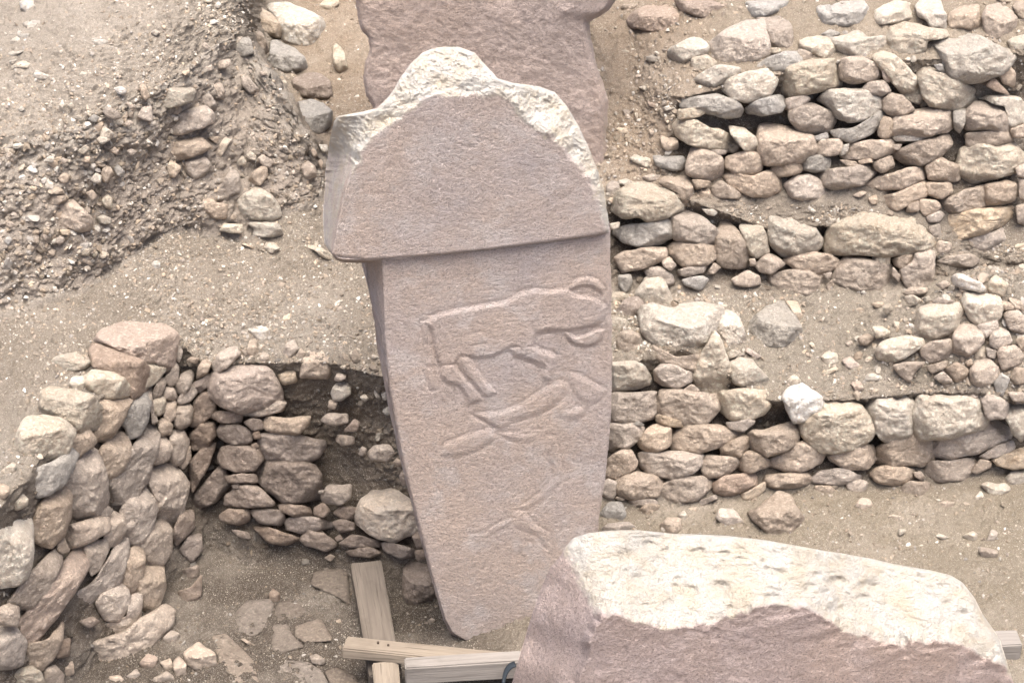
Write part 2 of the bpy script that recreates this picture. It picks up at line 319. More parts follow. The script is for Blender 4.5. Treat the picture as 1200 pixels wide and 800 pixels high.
# ---------------------------------------------------------------- stones from traced outlines, each a closed solid with facets
TRACE = """@P1 680 0 4.596
L p:250 110 290 65 350 30 400 0 500 0 545 60 535 180 430 195 340 170 280 150
L t:205 50 240 10 290 0 345 0 300 40 235 68
L p:500 -10 840 -10 830 30 760 60 690 105 610 85 545 60
L g:885 -10 1150 -10 1090 50 1010 90 930 95 880 60
D c:480 265 600 205 650 215 690 250 680 290 600 310 550 350 490 320
D c:600 320 680 295 740 345 640 405 605 380
D c:595 440 640 405 740 350 860 370 840 400 720 470 650 500 600 465
D t:680 270 720 220 800 160 900 120 980 115 1000 190 1020 290 960 325 840 350 760 345 710 310
D t:960 105 1080 95 1130 130 1145 250 1110 270 1020 245 1000 180 985 120
D c:1020 260 1070 258 1080 280 1050 292 1022 285
D g:940 370 1010 315 1100 280 1200 290 1195 345 1080 390 1050 410 1030 370
D c:765 440 850 410 1000 370 1050 400 1055 460 1010 520 900 550 830 530 770 480
D g:550 560 600 530 740 510 830 545 870 590 850 630 760 635 650 605 555 580
D c:525 590 650 580 670 610 640 630 530 645
D g:890 580 960 540 1040 515 1090 525 1100 570 1080 600 980 625 905 610
D t:1105 535 1195 515 1240 530 1200 580 1110 590
D c:510 690 540 645 600 640 700 690 800 725 850 780 840 820 720 805 600 780 530 740
D c:805 680 880 690 940 740 960 790 900 830 860 780 815 730
L t:430 730 480 720 525 750 530 800 470 820 440 790
L c:350 310 400 292 450 305 440 335 370 338
L c:440 580 500 560 520 585 450 600
L t:225 590 270 585 285 620 240 630
L o:190 680 250 680 270 720 210 725
L p:360 540 405 560 410 580 370 575
L c:210 275 245 265 280 280 250 290
L c:310 470 345 460 375 480 350 492
L c:290 590 310 585 312 640 300 660
L t:370 700 390 690 400 720 380 735
@P2 940 0 4.596
L g:80 40 190 10 330 0 370 60 355 120 260 140 105 155 85 100
L c:370 120 390 50 500 0 580 20 605 60 595 125 480 130 400 140
L c:610 40 640 0 740 -5 775 80 780 165 700 160 670 110 620 90
L t:780 110 800 60 870 30 950 25 965 160 900 165 860 150 790 155
L t:965 90 990 40 1060 10 1110 40 1160 100 1150 150 1100 200 1010 215 975 160
L t:1130 40 1150 0 1210 -10 1210 120 1170 100
L c:1105 225 1140 200 1210 185 1210 280 1130 275
L t:1040 -10 1140 -10 1130 18 1070 12
D c:-5 225 60 195 130 200 180 250 185 325 90 320 60 290 0 265
D t:-60 300 -10 265 50 285 65 325 0 335
D g:95 190 150 158 210 180 170 195 120 205
D c:155 205 250 190 290 165 350 205 430 200 470 250 440 290 380 310 250 305 190 270
D c:450 200 490 145 560 122 660 150 760 165 775 200 670 215 655 270 600 300 500 300 460 270
D c:665 210 760 200 840 205 830 170 880 170 1000 235 1110 270 1125 320 1090 370 1040 410 950 440 860 420 780 390 750 340 670 270
D t:1060 410 1110 345 1150 400 1140 470 1090 450
D p:990 465 1035 420 1120 515 1040 490
D t:195 340 260 308 330 310 400 345 425 400 390 435 270 450 210 420
D c:385 310 440 280 500 300 580 380 640 450 650 500 620 545 560 530 490 460 430 380
D p:430 370 465 390 485 430 460 445 435 420
D c:625 380 660 360 760 395 860 450 940 510 920 570 820 595 700 570 660 530 635 450
D g:710 350 755 345 770 395 730 380
D t:325 480 360 445 440 435 475 490 430 520 370 500
D c:-135 470 -105 390 -45 350 60 325 190 325 205 400 200 460 120 490 40 495 -20 520 -90 515
D c:100 545 140 500 240 480 340 490 440 540 420 600 350 640 260 655 170 620 150 580
D t:430 540 480 505 540 520 600 590 550 615 490 630 440 590
D g:160 700 280 690 360 640 430 590 450 620 430 670 370 725 270 765 190 740
D t:410 700 440 625 480 640 500 680 480 740 440 750 410 730
D t:485 660 510 625 620 595 770 580 815 620 820 690 720 720 640 760 500 760
D g:815 600 890 590 880 660 850 715 820 690
D t:890 600 940 550 1080 570 1105 640 1110 705 1000 705 890 700
D c:950 530 1090 515 1170 530 1195 580 1195 660 1115 690 1090 570
D t:1120 700 1210 665 1210 740 1140 740
D g:50 740 130 715 145 745 70 765
D t:885 715 1110 705 1120 770 1060 785 890 790
D t:-70 565 -20 555 70 565 150 600 175 645 140 710 50 725 -10 715 -60 640
@P3 680 160 4.596
D t:965 -50 1010 -62 1130 -45 1240 0 1255 60 1230 130 990 150 965 80
D t:575 160 600 70 640 65 760 110 770 200 735 235 640 220 580 200
D t:700 70 790 75 780 95 730 100
D t:785 140 800 110 930 70 980 110 975 180 920 210 840 195 790 170
D t:770 210 800 190 930 215 1000 180 1090 240 1095 275 1000 320 920 320 810 270
D t:1015 190 1050 150 1180 140 1195 170 1170 200 1060 222 1030 210
D t:600 230 700 240 690 270 620 285
D t:700 280 760 240 810 270 880 320 840 335 740 330 705 310
D t:1105 260 1160 215 1230 210 1290 240 1320 290 1280 335 1200 345 1140 330
L c:265 120 300 85 370 90 390 160 360 175 290 140
L g:385 95 410 85 500 105 555 105 570 140 550 180 490 185 410 160
L t:420 250 460 205 540 180 590 220 615 290 600 350 560 380 520 310 470 280
L t:140 260 170 235 210 245 215 300 160 330 142 310
L c:205 235 240 222 300 250 270 275 220 270
L t:330 215 400 200 450 205 420 240 345 240
L c:650 380 690 365 740 410 720 430 680 420
L t:630 300 690 275 705 300 690 330 640 320
C c:160 350 200 310 280 260 360 252 470 290 545 370 540 395 450 430 370 455 320 430 230 430 180 395
C g:180 520 220 490 330 470 470 445 495 490 485 545 420 580 340 590 250 575
C t:195 650 240 620 350 600 450 600 455 650 380 700 300 715 240 730 215 700
C c:160 470 210 460 210 490 170 505
C t:495 440 560 405 620 410 700 470 765 540 750 570 650 580 510 555 500 500
C t:470 600 530 570 640 580 720 590 725 650 690 690 560 705 500 650
C t:440 670 480 645 515 690 490 720 450 700
C t:525 720 600 700 680 700 660 735 570 755 530 745
C t:680 740 720 680 755 705 720 740
C t:730 570 760 450 800 460 860 530 905 600 900 700 850 705 740 690
C c:860 490 900 430 960 460 1000 530 1010 620 950 650 910 630 890 560
C t:910 660 940 655 950 690 915 700
C t:940 690 1010 630 1060 650 1100 690 1030 740 970 725
C c:995 445 1110 410 1190 430 1260 500 1295 570 1240 625 1090 640 1040 590 1010 510
C t:1100 665 1200 625 1340 640 1405 690 1390 720 1270 740 1170 715
C t:340 720 420 700 490 740 500 790 450 800 370 760
C g:550 770 650 750 690 770 650 830 570 800
C g:205 750 270 745 280 790 240 850 210 800
C t:820 770 900 720 960 750 970 795 900 810 840 800
C t:980 770 1080 730 1200 715 1310 750 1330 790 1250 860 1130 870 1030 830
@P4 940 160 4.596
D t:-60 60 -40 0 30 0 55 60 40 110 0 125 -50 110
D t:65 70 100 20 200 10 215 60 190 100 90 105
D g:200 100 225 45 255 40 245 80 215 105
D g:0 150 30 105 90 100 150 120 140 180 60 190 10 180
D t:215 100 270 40 400 25 485 10 490 80 450 110 330 125 240 125
D t:200 125 290 135 300 160 250 165
D t:300 130 380 118 385 140 310 150
D t:380 140 480 105 495 165 430 195 395 180
D t:90 210 130 180 300 160 370 150 385 200 330 260 190 290 110 260
D c:490 0 690 -10 690 10 600 25 500 25
D t:500 110 540 60 690 10 780 -5 798 45 740 110 650 155 570 150 520 120
D t:490 45 540 40 520 75 495 70
D t:345 260 420 220 560 175 650 165 675 190 650 230 540 280 440 285
D t:420 330 520 300 660 240 665 320 580 360 520 395 430 370
D t:670 160 740 115 840 160 845 235 760 245 680 230
D t:665 250 800 250 805 300 750 335 670 310
D t:635 390 640 340 720 345 745 375 720 410 660 430
D t:570 370 630 345 630 400 560 410
D t:670 435 740 400 765 420 740 460 680 460
D c:840 160 860 75 960 45 1090 40 1150 65 1195 130 1120 200 1000 235 860 265 840 200
D t:1150 170 1210 140 1210 220 1160 215
D t:745 350 870 290 970 265 1000 310 990 375 880 410 770 400
D t:990 265 1090 245 1150 250 1180 290 1130 350 1000 385
D t:1165 230 1210 220 1210 350 1170 330
D o:750 460 765 425 930 400 1140 375 1160 430 1120 460 1000 510 870 550 770 560
D t:810 580 900 550 1110 485 1125 540 1100 585 950 620 830 610
D t:1150 380 1210 360 1210 480 1160 460
D t:680 490 740 470 750 540 700 540
D t:715 600 740 560 800 575 800 620 740 640
D t:720 680 760 650 900 630 950 660 920 700 800 710
L c:1000 640 1060 625 1150 640 1090 680
L c:1120 610 1180 555 1210 550 1210 620 1150 630
L c:1165 690 1210 680 1210 740 1180 735
L t:265 320 320 290 350 300 310 330
L t:350 330 400 310 410 360 370 370
L c:110 450 180 400 200 420 160 480 120 490
C c:145 590 165 500 200 430 350 380 400 380 520 420 650 425 680 470 680 520 710 570 680 610 470 640 300 635 160 620
C t:165 770 210 680 230 650 380 670 470 690 480 760 430 830 330 840 230 810
C c:375 650 470 645 470 690 400 685
C t:485 660 600 630 600 670 540 715 500 690
C t:530 720 600 670 620 630 710 600 705 780 610 850 560 790
C t:485 750 490 700 530 750 520 780
C t:110 740 160 730 150 765 120 765
C t:130 800 160 770 170 800 140 830
@P5 680 320 4.596
A c:300 130 350 30 400 15 450 50 510 170 515 195 450 190 380 175 330 150
A b:200 200 240 145 300 128 350 165 345 200 260 248 210 235
A c:165 110 220 100 270 125 200 160 168 160
A c:165 260 185 235 250 250 262 300 210 320 165 300
A t:190 380 220 320 270 308 320 335 338 400 300 440 200 435
A c:165 400 190 365 190 420 165 430
A c:335 220 355 180 400 175 500 200 570 180 650 175 750 190 755 260 720 330 630 420 540 455 480 430 390 370 350 300
A t:375 430 400 390 520 455 640 430 640 490 600 530 500 490 400 480
A t:400 530 440 490 500 495 605 540 605 580 520 618 440 600 405 570
A t:545 640 600 595 640 630 640 650 560 650
A c:615 560 660 430 720 330 750 350 790 460 825 590 780 640 700 655 640 620
A c:740 310 760 240 790 200 850 230 880 310 905 380 880 410 800 395 760 350
L g:885 300 900 260 1000 190 1060 145 1100 145 1190 290 1195 340 1120 410 1000 415 920 400 905 350|squarish blue-grey boulder with dark underside on earth behind front right wall
L o:1100 145 1170 150 1200 230 1200 290 1180 260
A c:790 430 830 410 890 440 800 460
L p:885 420 900 395 980 450 950 465
A c:800 490 860 460 920 470 1010 570 1000 620 900 620 830 590
A c:755 680 760 640 880 625 1000 640 1020 710 980 760 880 795 800 780 760 740
A c:165 490 290 480 340 500 380 570 370 600 290 625 165 625
A t:165 650 400 640 412 720 390 780 290 800 165 800 168 720
A t:420 720 440 630 530 640 745 655 740 730 680 800 640 835 560 820 440 770
L c:1110 580 1150 538 1195 580 1150 610 1115 605
L w:835 105 855 88 880 105 855 125
L c:750 170 790 165 810 185 770 200
@P6 940 320 4.596
A w:-100 670 -60 620 0 600 60 640 120 690 110 740 0 795 -40 800 -85 730
A c:60 640 110 628 230 660 310 720 360 800 370 850 330 900 260 940 120 950 30 900 -5 850 0 800 110 745 120 690
A c:345 740 370 680 490 620 540 640 600 700 605 760 590 850 560 870 470 900 430 880 370 800
A c:605 760 640 640 700 610 840 600 880 585 930 610 950 680 985 770 960 830 890 850 760 880 640 880 610 830
A t:950 640 970 620 1050 650 1110 710 1100 770 1000 790
A c:1100 700 1210 680 1210 860 1180 900 1130 850 1100 770
B c:400 420 440 370 550 340 640 360 650 390 560 450 500 475 420 460
B c:380 290 430 285 480 320 400 355
B c:600 300 640 190 720 170 840 165 865 240 850 280 750 340 680 355 610 320
B t:640 410 700 370 800 360 810 420 770 470 700 485 650 450
B w:810 20 850 0 960 50 985 90 950 100 860 80 815 55
B c:865 150 880 100 940 85 1050 120 1070 180 1050 240 950 280 900 240
B c:1000 60 1040 10 1110 60 1080 130 1010 100
B t:820 320 860 270 930 280 975 360 930 420 850 470 810 430
B t:945 280 1050 250 1055 300 990 350 950 320
B t:1010 340 1050 290 1110 320 1130 370 1060 415 1015 390
B t:770 520 830 480 895 520 880 570 830 585 790 560
B t:900 530 940 460 1000 460 1060 520 1050 580 960 615 910 580
B t:1050 430 1080 400 1150 395 1190 450 1170 490 1080 525
B g:1035 590 1070 540 1120 570 1080 660 1050 640
B t:490 500 560 480 660 480 600 540 580 590 530 550
B t:670 500 780 470 770 510 700 540
B t:710 560 760 530 810 580 760 600
B c:550 130 590 115 640 140 620 170 570 165
B c:645 140 680 122 700 145 665 160
B t:700 150 740 130 820 150 800 165 720 165
B t:540 110 590 75 680 80 660 110 580 120
B t:300 350 350 325 390 350 350 390 310 380
B c:430 180 470 160 490 200 450 220
B t:1120 560 1150 510 1210 520 1210 590 1140 600
B t:1110 640 1190 640 1200 690 1140 690
B t:1070 150 1140 160 1150 190 1090 200
B t:1080 220 1160 200 1210 250 1200 330 1120 300
B t:880 480 910 460 920 490 890 500
B t:990 400 1050 420 1040 460 1000 450
B t:720 60 770 40 800 60 760 90
B t:1110 130 1180 150 1195 200 1150 195
B t:1150 360 1210 340 1210 440 1190 440
L c:100 450 130 420 190 430 195 480 130 500
L p:210 470 260 445 325 510 300 530 240 510
L c:330 580 350 540 430 540 440 580
L p:260 590 310 575 335 620 290 650
L c:100 540 180 500 200 520 130 550
L c:30 370 50 360 80 410 75 430
L c:530 610 550 595 570 610 545 628
L t:230 375 265 360 280 385 250 395
L t:370 165 430 150 450 175 400 190
L t:255 200 320 185 340 205 280 212
@P7 680 480 4.596
A t:155 80 300 75 340 100 330 150 250 205 160 225
A g:275 80 310 60 345 80 330 90
A t:315 180 370 100 450 70 485 110 480 190 400 225 340 210
A o:405 35 430 25 550 65 550 95 480 90 420 70
A t:490 120 580 85 750 85 870 130 840 165 720 210 620 235 500 210
A t:790 70 860 60 930 45 935 70 880 120 800 100
A t:760 240 760 205 870 140 910 150 905 200 860 255 790 260
A t:905 130 940 110 1000 110 1140 65 1175 100 1160 190 1080 230 1000 250 930 210
A t:140 270 230 215 270 220 305 280 290 320 200 365 135 360
A t:320 240 370 220 600 235 650 245 655 290 600 340 490 370 380 350 335 300
A t:655 290 680 245 840 260 850 310 760 360 690 365 660 330
A t:855 260 910 220 1010 270 1010 305 910 340 860 320
A t:1010 265 1100 230 1200 165 1270 190 1315 230 1280 290 1200 325 1110 330 1020 300
A t:120 400 150 372 195 390 200 460 160 482 120 450
A t:190 380 290 330 430 370 445 410 400 470 310 490 215 460
A t:200 465 240 480 230 490 190 480
A t:410 460 450 400 550 360 715 370 700 420 630 480 540 495 440 485
A p:720 400 780 360 950 335 945 410 890 440 780 460 730 440
A o:850 460 900 440 995 385 990 430 940 480 880 485
A t:1000 380 1010 350 1100 345 1210 340 1245 370 1220 400 1120 425 1020 415
L g:100 560 150 500 220 490 250 560 230 610 150 600
L t:95 650 150 610 250 600 310 630 280 650 180 665
L t:430 620 470 575 540 580 545 640 520 668 440 665
L c:525 560 560 540 580 570 565 600 535 590
A t:310 550 350 510 430 510 400 560 320 570
L t:725 580 750 530 830 535 880 600 850 640 800 635
L t:900 560 980 520 1060 440 1140 460 1160 520 1200 590 1190 650 1120 700 1040 690 960 620|large rugged tan boulder on ground below front right wall
A t:260 490 400 480 420 510 300 520
L t:580 530 630 520 630 550 590 555
A t:640 490 730 455 740 480 650 515
@P8 940 480 4.596
A t:135 220 250 200 375 190 385 270 340 320 240 315 160 275
A t:390 270 410 200 480 165 590 100 690 160 715 190 700 260 640 300 490 300 420 285
A t:700 220 720 150 800 140 960 80 1030 60 1110 110 1100 150 1020 200 940 235 800 260 730 250
A t:960 245 1060 190 1130 170 1140 210 1060 255 1000 265
A o:1025 265 1110 230 1210 200 1210 310 1140 320 1060 300
A t:50 370 100 330 200 315 310 355 300 380 180 405 60 390
A t:360 340 400 310 480 300 600 325 590 380 520 415 410 390
A t:600 335 640 330 665 365 640 380 605 355
A t:660 330 700 275 800 275 935 250 930 300 885 375 820 375 690 390
A t:910 330 960 265 1020 280 1010 310 940 345
A t:240 400 310 375 350 390 340 440 290 460 250 440
A t:70 410 150 410 180 440 120 480 80 455
A t:530 420 580 385 680 390 685 440 630 470 545 475
L t:280 520 310 475 360 475 385 510 350 545 300 540
L c:960 400 1000 385 1050 400 1100 390 1125 430 1050 475 1000 450
L c:930 470 960 430 990 480 980 500 940 500
L c:1090 370 1130 325 1210 330 1210 400 1130 415
L t:725 510 770 485 830 500 800 530 740 530
L c:860 680 920 650 950 670 940 710 900 700
L t:990 715 1020 640 1055 660 1040 700
L c:715 680 740 665 790 685 760 700
L t:840 510 880 495 910 510 870 525
L o:460 575 490 560 550 580 540 600 480 590
L c:520 680 520 640 565 645 550 665
L t:950 760 960 735 1060 760 1040 800 970 800
@L1 0 0 5
L w:115 10 150 -10 200 -10 205 50 185 85 150 80 120 50
L c:130 140 180 115 235 120 235 150 190 185 150 160
L g:100 200 110 172 150 170 175 190 165 240 135 250 110 225
L c:45 255 100 205 125 245 90 270
L c:35 330 60 295 160 285 120 310 60 345
L c:50 360 80 335 105 350 70 380
L c:25 415 90 375 150 350 185 370 170 400 110 395 40 420
L c:190 455 215 405 255 430 310 450 315 470 240 470
L g:510 240 560 222 620 225 640 245 600 270 530 262|flat dark grey oval stone alone on pale gravel of the upper left bank
L c:460 440 480 418 515 425 510 450 470 452
L c:420 410 440 390 455 410 430 420
L c:645 380 665 372 700 420 680 425
L c:880 190 910 170 940 190 915 212
L w:960 235 985 222 1000 240 975 250
L c:1150 55 1170 25 1185 80 1160 85
G w:670 515 710 505 745 530 730 560 690 550
G t:820 490 850 490 880 570 850 590 825 560
G t:740 600 770 600 800 640 760 640
G t:600 650 640 625 690 650 715 690 670 705 620 680
G c:500 670 515 645 540 660 530 690
G g:510 700 550 668 585 690 560 720
G t:720 730 750 700 790 720 750 745
G c:580 770 610 740 670 780 650 820 590 810
G c:340 620 365 590 385 620 360 640
G c:390 620 420 600 440 625 410 645
G c:105 640 130 620 150 645 120 655
G c:425 690 460 672 490 690 450 702
G c:890 540 930 515 1140 510 1135 600 1050 625 950 640 905 610|pale blocky stone topmost of three stacked in the earth bank
G t:800 680 840 625 890 620 895 715 840 700
G t:940 690 1070 650 1200 615 1260 680 1260 720 1150 760 1030 800 970 760|tan slab in the middle of three stacked in the earth bank
@L2 200 0 5
G t:230 490 260 475 300 490 320 540 315 585 260 570 240 540
G t:150 570 200 535 230 550 275 620 265 650 220 640 180 600
G t:410 420 430 420 520 520 525 560 470 550 420 500
G t:195 385 245 380 245 415 200 420
G t:260 390 290 355 345 345 355 380 320 405 270 410
G g:365 280 430 215 470 235 490 310 440 330 395 340
G t:470 210 500 165 540 200 580 290 545 330 510 270
L o:440 25 500 30 590 80 640 130 660 190 640 220 560 200 530 180 510 120 470 60|orange-faced boulder with white top tucked against the biggest white boulder
L w:545 40 600 15 690 15 800 60 880 110 910 170 905 245 850 240 820 290 740 270 660 250 650 190 630 130 580 70|biggest white boulder with orange side behind the left earth bank
L g:580 250 600 235 720 280 780 340 805 405 700 430 570 410 525 380 580 330|pale grey speckled slab leaning below the biggest white boulder
L c:945 275 975 255 1010 290 1040 400 1040 440 1000 445 960 390|upright narrow cream stone standing in brown soil beside the rear pillar
L b:715 470 780 430 860 430 940 480 945 600 910 590 880 580 790 570 720 580|brown layered boulder below the pale grey speckled slab
L g:740 600 820 580 900 610 945 650 935 740 880 790 800 770 760 720|grey layered boulder beside the carved pillar's head
L c:860 45 900 0 985 0 985 30 930 60
L c:160 0 245 -10 240 15 200 20
L w:250 40 280 5 300 30 280 55
L c:205 40 225 15 245 30 225 60
L c:190 85 240 80 265 100 220 110
L w:190 130 250 112 290 130 230 150
L c:280 170 300 145 330 155 325 180
L w:330 100 350 85 365 100 345 115
G c:640 480 670 470 690 500 660 520
G t:515 425 545 415 565 440 530 445
G t:180 270 200 245 235 275 210 295
@L3 0 160 5
G t:285 355 330 330 385 345 390 380 330 400 295 390
G t:290 430 340 400 420 365 470 410 550 480 540 545 470 560 400 540 310 520|large tan stone low in the pebbly face of the left earth bank
G c:560 480 600 455 655 480 650 515 580 510
G c:590 380 630 335 665 370 655 425 620 420
G t:590 220 610 165 650 180 665 220 630 275 600 260
G g:665 190 690 160 735 210 720 235 680 230
G c:530 250 560 210 595 230 590 285 550 270
G t:500 330 540 310 575 350 545 375
G o:340 545 410 545 415 580 350 580
G t:240 590 260 565 290 590 270 612
G t:335 245 370 210 410 225 400 270 360 275
G c:450 90 500 45 530 70 490 105
G t:480 150 500 110 530 120 525 155
G t:640 90 670 60 700 85 680 105
G c:250 145 290 110 320 120 310 155
G t:340 145 370 122 400 140 380 160
G t:965 80 1000 40 1100 10 1180 10 1240 60 1200 90 1110 130 1040 145 980 110|lowest tan slab of three stacked in the earth bank
G t:1065 150 1110 115 1190 110 1240 170 1200 240 1140 250 1090 210
G o:980 180 1000 135 1065 180 1030 240 990 240
G c:450 690 500 640 540 660 520 700
G c:530 680 560 665 580 690 550 710
G t:740 85 770 70 805 90 770 120
G c:560 20 600 -10 650 20 600 50
G t:160 490 190 475 205 515 185 525
G t:40 510 65 495 90 520 60 540
G c:90 370 120 345 140 370 110 385
G g:20 610 50 580 75 605 50 640
L w:870 780 910 715 940 735 940 770 890 785
L t:1030 730 1080 710 1085 735 1050 740
@L4 200 160 5
G t:215 10 240 0 290 0 270 45 235 20
G o:245 100 320 0 355 20 320 80 280 140
G c:385 150 420 110 445 140 440 170 400 175
G c:440 110 470 85 505 115 500 145 450 130
G t:510 130 540 100 605 150 580 190 530 165
G t:455 250 490 200 540 170 570 190 565 240 530 285 480 290
G t:220 310 300 280 350 190 395 210 410 290 405 330 330 355 240 335
G t:165 360 220 350 270 390 330 395 330 485 260 485 180 445
G c:380 380 440 330 510 290 600 350 640 420 650 470 600 500 500 490 410 480 400 430|large cracked cream boulder at the foot of the left earth bank
G c:285 550 310 510 420 510 425 570 340 568
G c:450 510 560 500 640 510 660 580 600 590 480 585 490 540
G t:345 480 365 450 390 470 375 490
L o:415 630 430 622 510 655 505 668
L c:545 650 560 615 610 620 645 660 600 690 570 680
L c:755 635 790 610 900 660 995 715 985 745 900 715 830 660|long narrow cream slab on the earth beside the carved pillar
L c:760 280 790 258 835 290 820 320 780 300
L c:835 330 860 295 890 310 890 360 850 355
L w:805 420 840 395 862 410 830 430
G t:760 180 800 140 850 180 855 240 800 260
G t:810 60 830 50 865 110 840 130
L t:620 310 640 300 670 360 655 362
G t:860 150 880 130 895 150 885 200
L c:865 45 920 50 920 90 895 105
@L5 0 320 5
E p:585 410 640 330 720 310 770 295 850 305 940 310 1020 370 1010 450 990 590 965 600 960 500 910 520 830 510 740 480 640 450
E p:545 480 560 435 600 440 660 465 740 490 840 530 860 590 850 660 820 700 760 720 750 650 640 580 560 550
E c:850 540 960 510 965 570 930 630 860 670 845 650 858 590
E c:490 620 560 575 650 590 720 620 750 670 740 715 640 730 560 720 500 680
E c:405 650 430 610 500 600 500 640 480 690 440 690
L c:290 520 340 480 440 460 500 500 540 520 500 560 420 580 340 560
E t:970 600 1000 580 1020 500 1045 560 1040 640 1000 655 972 630
E t:1020 440 1050 420 1070 460 1050 520 1022 490
E t:1030 650 1060 600 1110 570 1135 600 1110 670 1070 710 1035 690
E t:1095 510 1120 490 1165 500 1150 530
@L7 0 440 5
E c:265 190 270 100 310 75 400 85 520 120 580 180 585 240 540 310 450 315 390 280 290 240
E c:100 430 120 350 150 270 260 245 350 265 425 330 400 410 360 470 240 480 150 485
E t:425 380 440 320 520 325 560 385 530 420 455 475 410 440
E g:160 610 190 560 330 500 400 435 440 480 420 550 370 630 300 685 230 700 180 650
L c:30 770 60 710 120 675 170 720 165 760 100 790
L t:-5 620 60 650 50 700 0 755
L c:0 560 80 500 100 530 80 580 20 585
E t:560 160 620 140 750 110 765 160 720 240 670 330 620 375 560 360 540 310 590 240
E g:705 270 760 190 810 110 855 90 875 160 860 270 820 340 750 360 740 300
E t:855 90 895 65 890 110 905 200 925 260 890 270 880 180
E t:890 130 920 40 960 15 970 60 945 120 910 135
E t:960 110 980 65 1010 65 1040 120 1020 145 970 130
E c:895 230 900 150 950 120 968 150 960 215 920 235
E t:960 240 970 150 1030 155 1030 240 990 270
E t:1040 150 1060 110 1130 50 1155 100 1110 150 1060 165
E t:1025 240 1040 180 1100 160 1130 200 1110 280 1060 310 1025 290
E t:925 270 960 250 1010 290 1000 340 940 350
E t:580 460 660 350 720 350 755 420 750 480 690 570 620 610 590 540
E t:625 700 640 610 720 560 790 400 880 270 930 290 920 370 890 500 860 620 800 710 720 765 650 750
E t:380 650 410 560 510 435 570 480 620 620 620 720 590 800 480 850 430 840 420 720
E t:900 470 920 370 960 360 1010 420 980 490 900 520
E t:980 480 1010 330 1060 310 1105 390 1080 480 1020 525
E t:860 620 900 550 970 505 1040 560 1105 640 1080 720 1050 830 1000 900 930 860 915 700
E t:720 790 850 640 900 690 915 790 890 870 860 950 800 1000 740 980 725 880
E t:210 780 300 710 380 660 410 720 400 820 370 920 310 985 250 975 185 920
E t:1050 520 1110 410 1120 480 1080 545
E t:590 790 620 750 660 790 640 820 600 830
@L8 0 600 4
E c:-10 0 100 10 140 60 145 200 120 290 80 320 -10 325
E t:295 110 340 60 440 30 500 20 505 90 400 150 330 165
E t:490 120 510 60 520 0 575 30 590 90 560 140 520 160
E t:660 160 720 60 760 35 800 90 800 180 760 240 700 230
E t:390 160 430 140 500 135 505 180 470 260 430 290 415 240
E t:270 150 300 115 325 180 300 195 275 180
E t:330 400 430 330 500 240 540 150 590 140 590 230 560 310 500 380 400 430
E t:570 320 600 190 640 165 675 200 670 290 620 385 590 370
E t:640 390 650 320 690 250 760 260 765 340 740 440 680 485 650 450
E t:50 400 130 300 250 180 285 190 270 270 220 360 150 440 90 440
E p:80 520 150 440 250 320 340 180 400 180 405 270 330 400 250 500 190 580 150 610 100 570
E t:455 430 500 370 560 340 595 370 600 440 550 505 490 490
E t:475 520 520 510 600 480 610 400 655 390 655 490 630 560 570 580 490 560
E t:350 660 420 620 600 560 740 455 790 480 780 550 700 640 560 740 460 765 390 730
E t:0 450 40 430 90 450 80 530 0 520
E t:-5 540 70 545 120 610 100 700 60 720 -5 730
E t:130 620 220 600 290 520 285 600 250 680 190 735 150 720
L c:-5 740 150 715 190 745 215 805 -5 805|flat cream slab lying at the foot of the left pit wall
E t:205 740 260 720 295 760 290 805 215 805
E b:270 610 330 590 320 670 270 680
E b:370 510 430 490 465 510 420 540
L p:650 710 690 660 740 680 730 730 680 740
L t:750 700 800 680 815 730 780 750
L t:810 700 840 670 875 710 875 770 830 785
L t:700 790 780 740 825 780 820 805 710 805
L t:760 590 800 550 845 570 830 610 780 620
E b:845 180 890 110 940 110 945 180 900 230
E b:860 270 930 250 920 310 860 310
E b:840 370 900 350 940 300 940 390 900 440 860 430
E b:810 100 850 0 905 0 905 80 830 150
L t:860 660 930 605 1000 650 1025 720 990 770 950 740 880 720
L t:590 770 640 730 660 760 620 790
L t:510 770 560 760 600 800 520 805
L t:290 720 340 690 350 760 300 770
@L6 200 320 4
F p:190 530 210 470 280 440 330 390 400 430 460 460 510 550 515 590 440 630 350 650 250 625 200 570
F t:340 660 440 640 510 590 535 610 520 650 400 675
F t:195 430 230 370 300 345 325 380 270 440 215 470
F t:130 440 160 390 190 420 170 470 120 495
F b:100 520 180 470 195 510 140 560 105 545
F t:15 690 30 620 80 610 100 650 90 700 50 725
F b:90 710 110 600 190 540 210 600 205 650 130 715
F b:180 670 220 645 335 650 325 700 240 700
F b:345 700 380 680 430 690 430 730 390 740
F t:435 720 460 675 540 680 645 670 640 710 590 755 500 750
L w:360 260 430 225 460 260 475 310 430 325 380 285
L t:355 370 370 310 400 300 412 380 390 400
L t:325 350 345 350 370 385 350 390
L t:415 400 430 365 460 380 465 415 430 410
L t:520 380 540 330 580 305 600 350 560 400
L t:580 395 610 350 635 375 620 395
L t:610 490 610 400 650 365 720 350 760 400 750 490 680 495
L o:500 480 580 440 595 510 525 525
L c:750 560 770 520 820 495 850 520 845 570 800 600 760 595
L t:735 630 745 590 785 605 770 640
L t:765 500 780 465 830 475 820 495 790 510
F t:705 690 740 655 825 660 825 700 760 715
F b:810 740 860 685 885 700 870 740
F t:780 770 830 760 860 800 800 810
L c:885 580 910 565 930 590 910 605
L c:930 390 950 380 990 395 950 405
L c:830 380 850 362 870 380 850 392
L c:790 440 815 425 830 440 810 452
F t:540 770 570 755 590 770 560 782
@FC 200 480 3.636
F b:80 110 140 50 185 60 190 110 150 160 95 170
F b:80 230 130 170 190 140 180 190 140 280 95 350
F b:95 420 110 350 210 240 255 300 240 340 190 390 130 415
F b:200 85 220 60 290 65 345 90 340 135 270 150 210 120
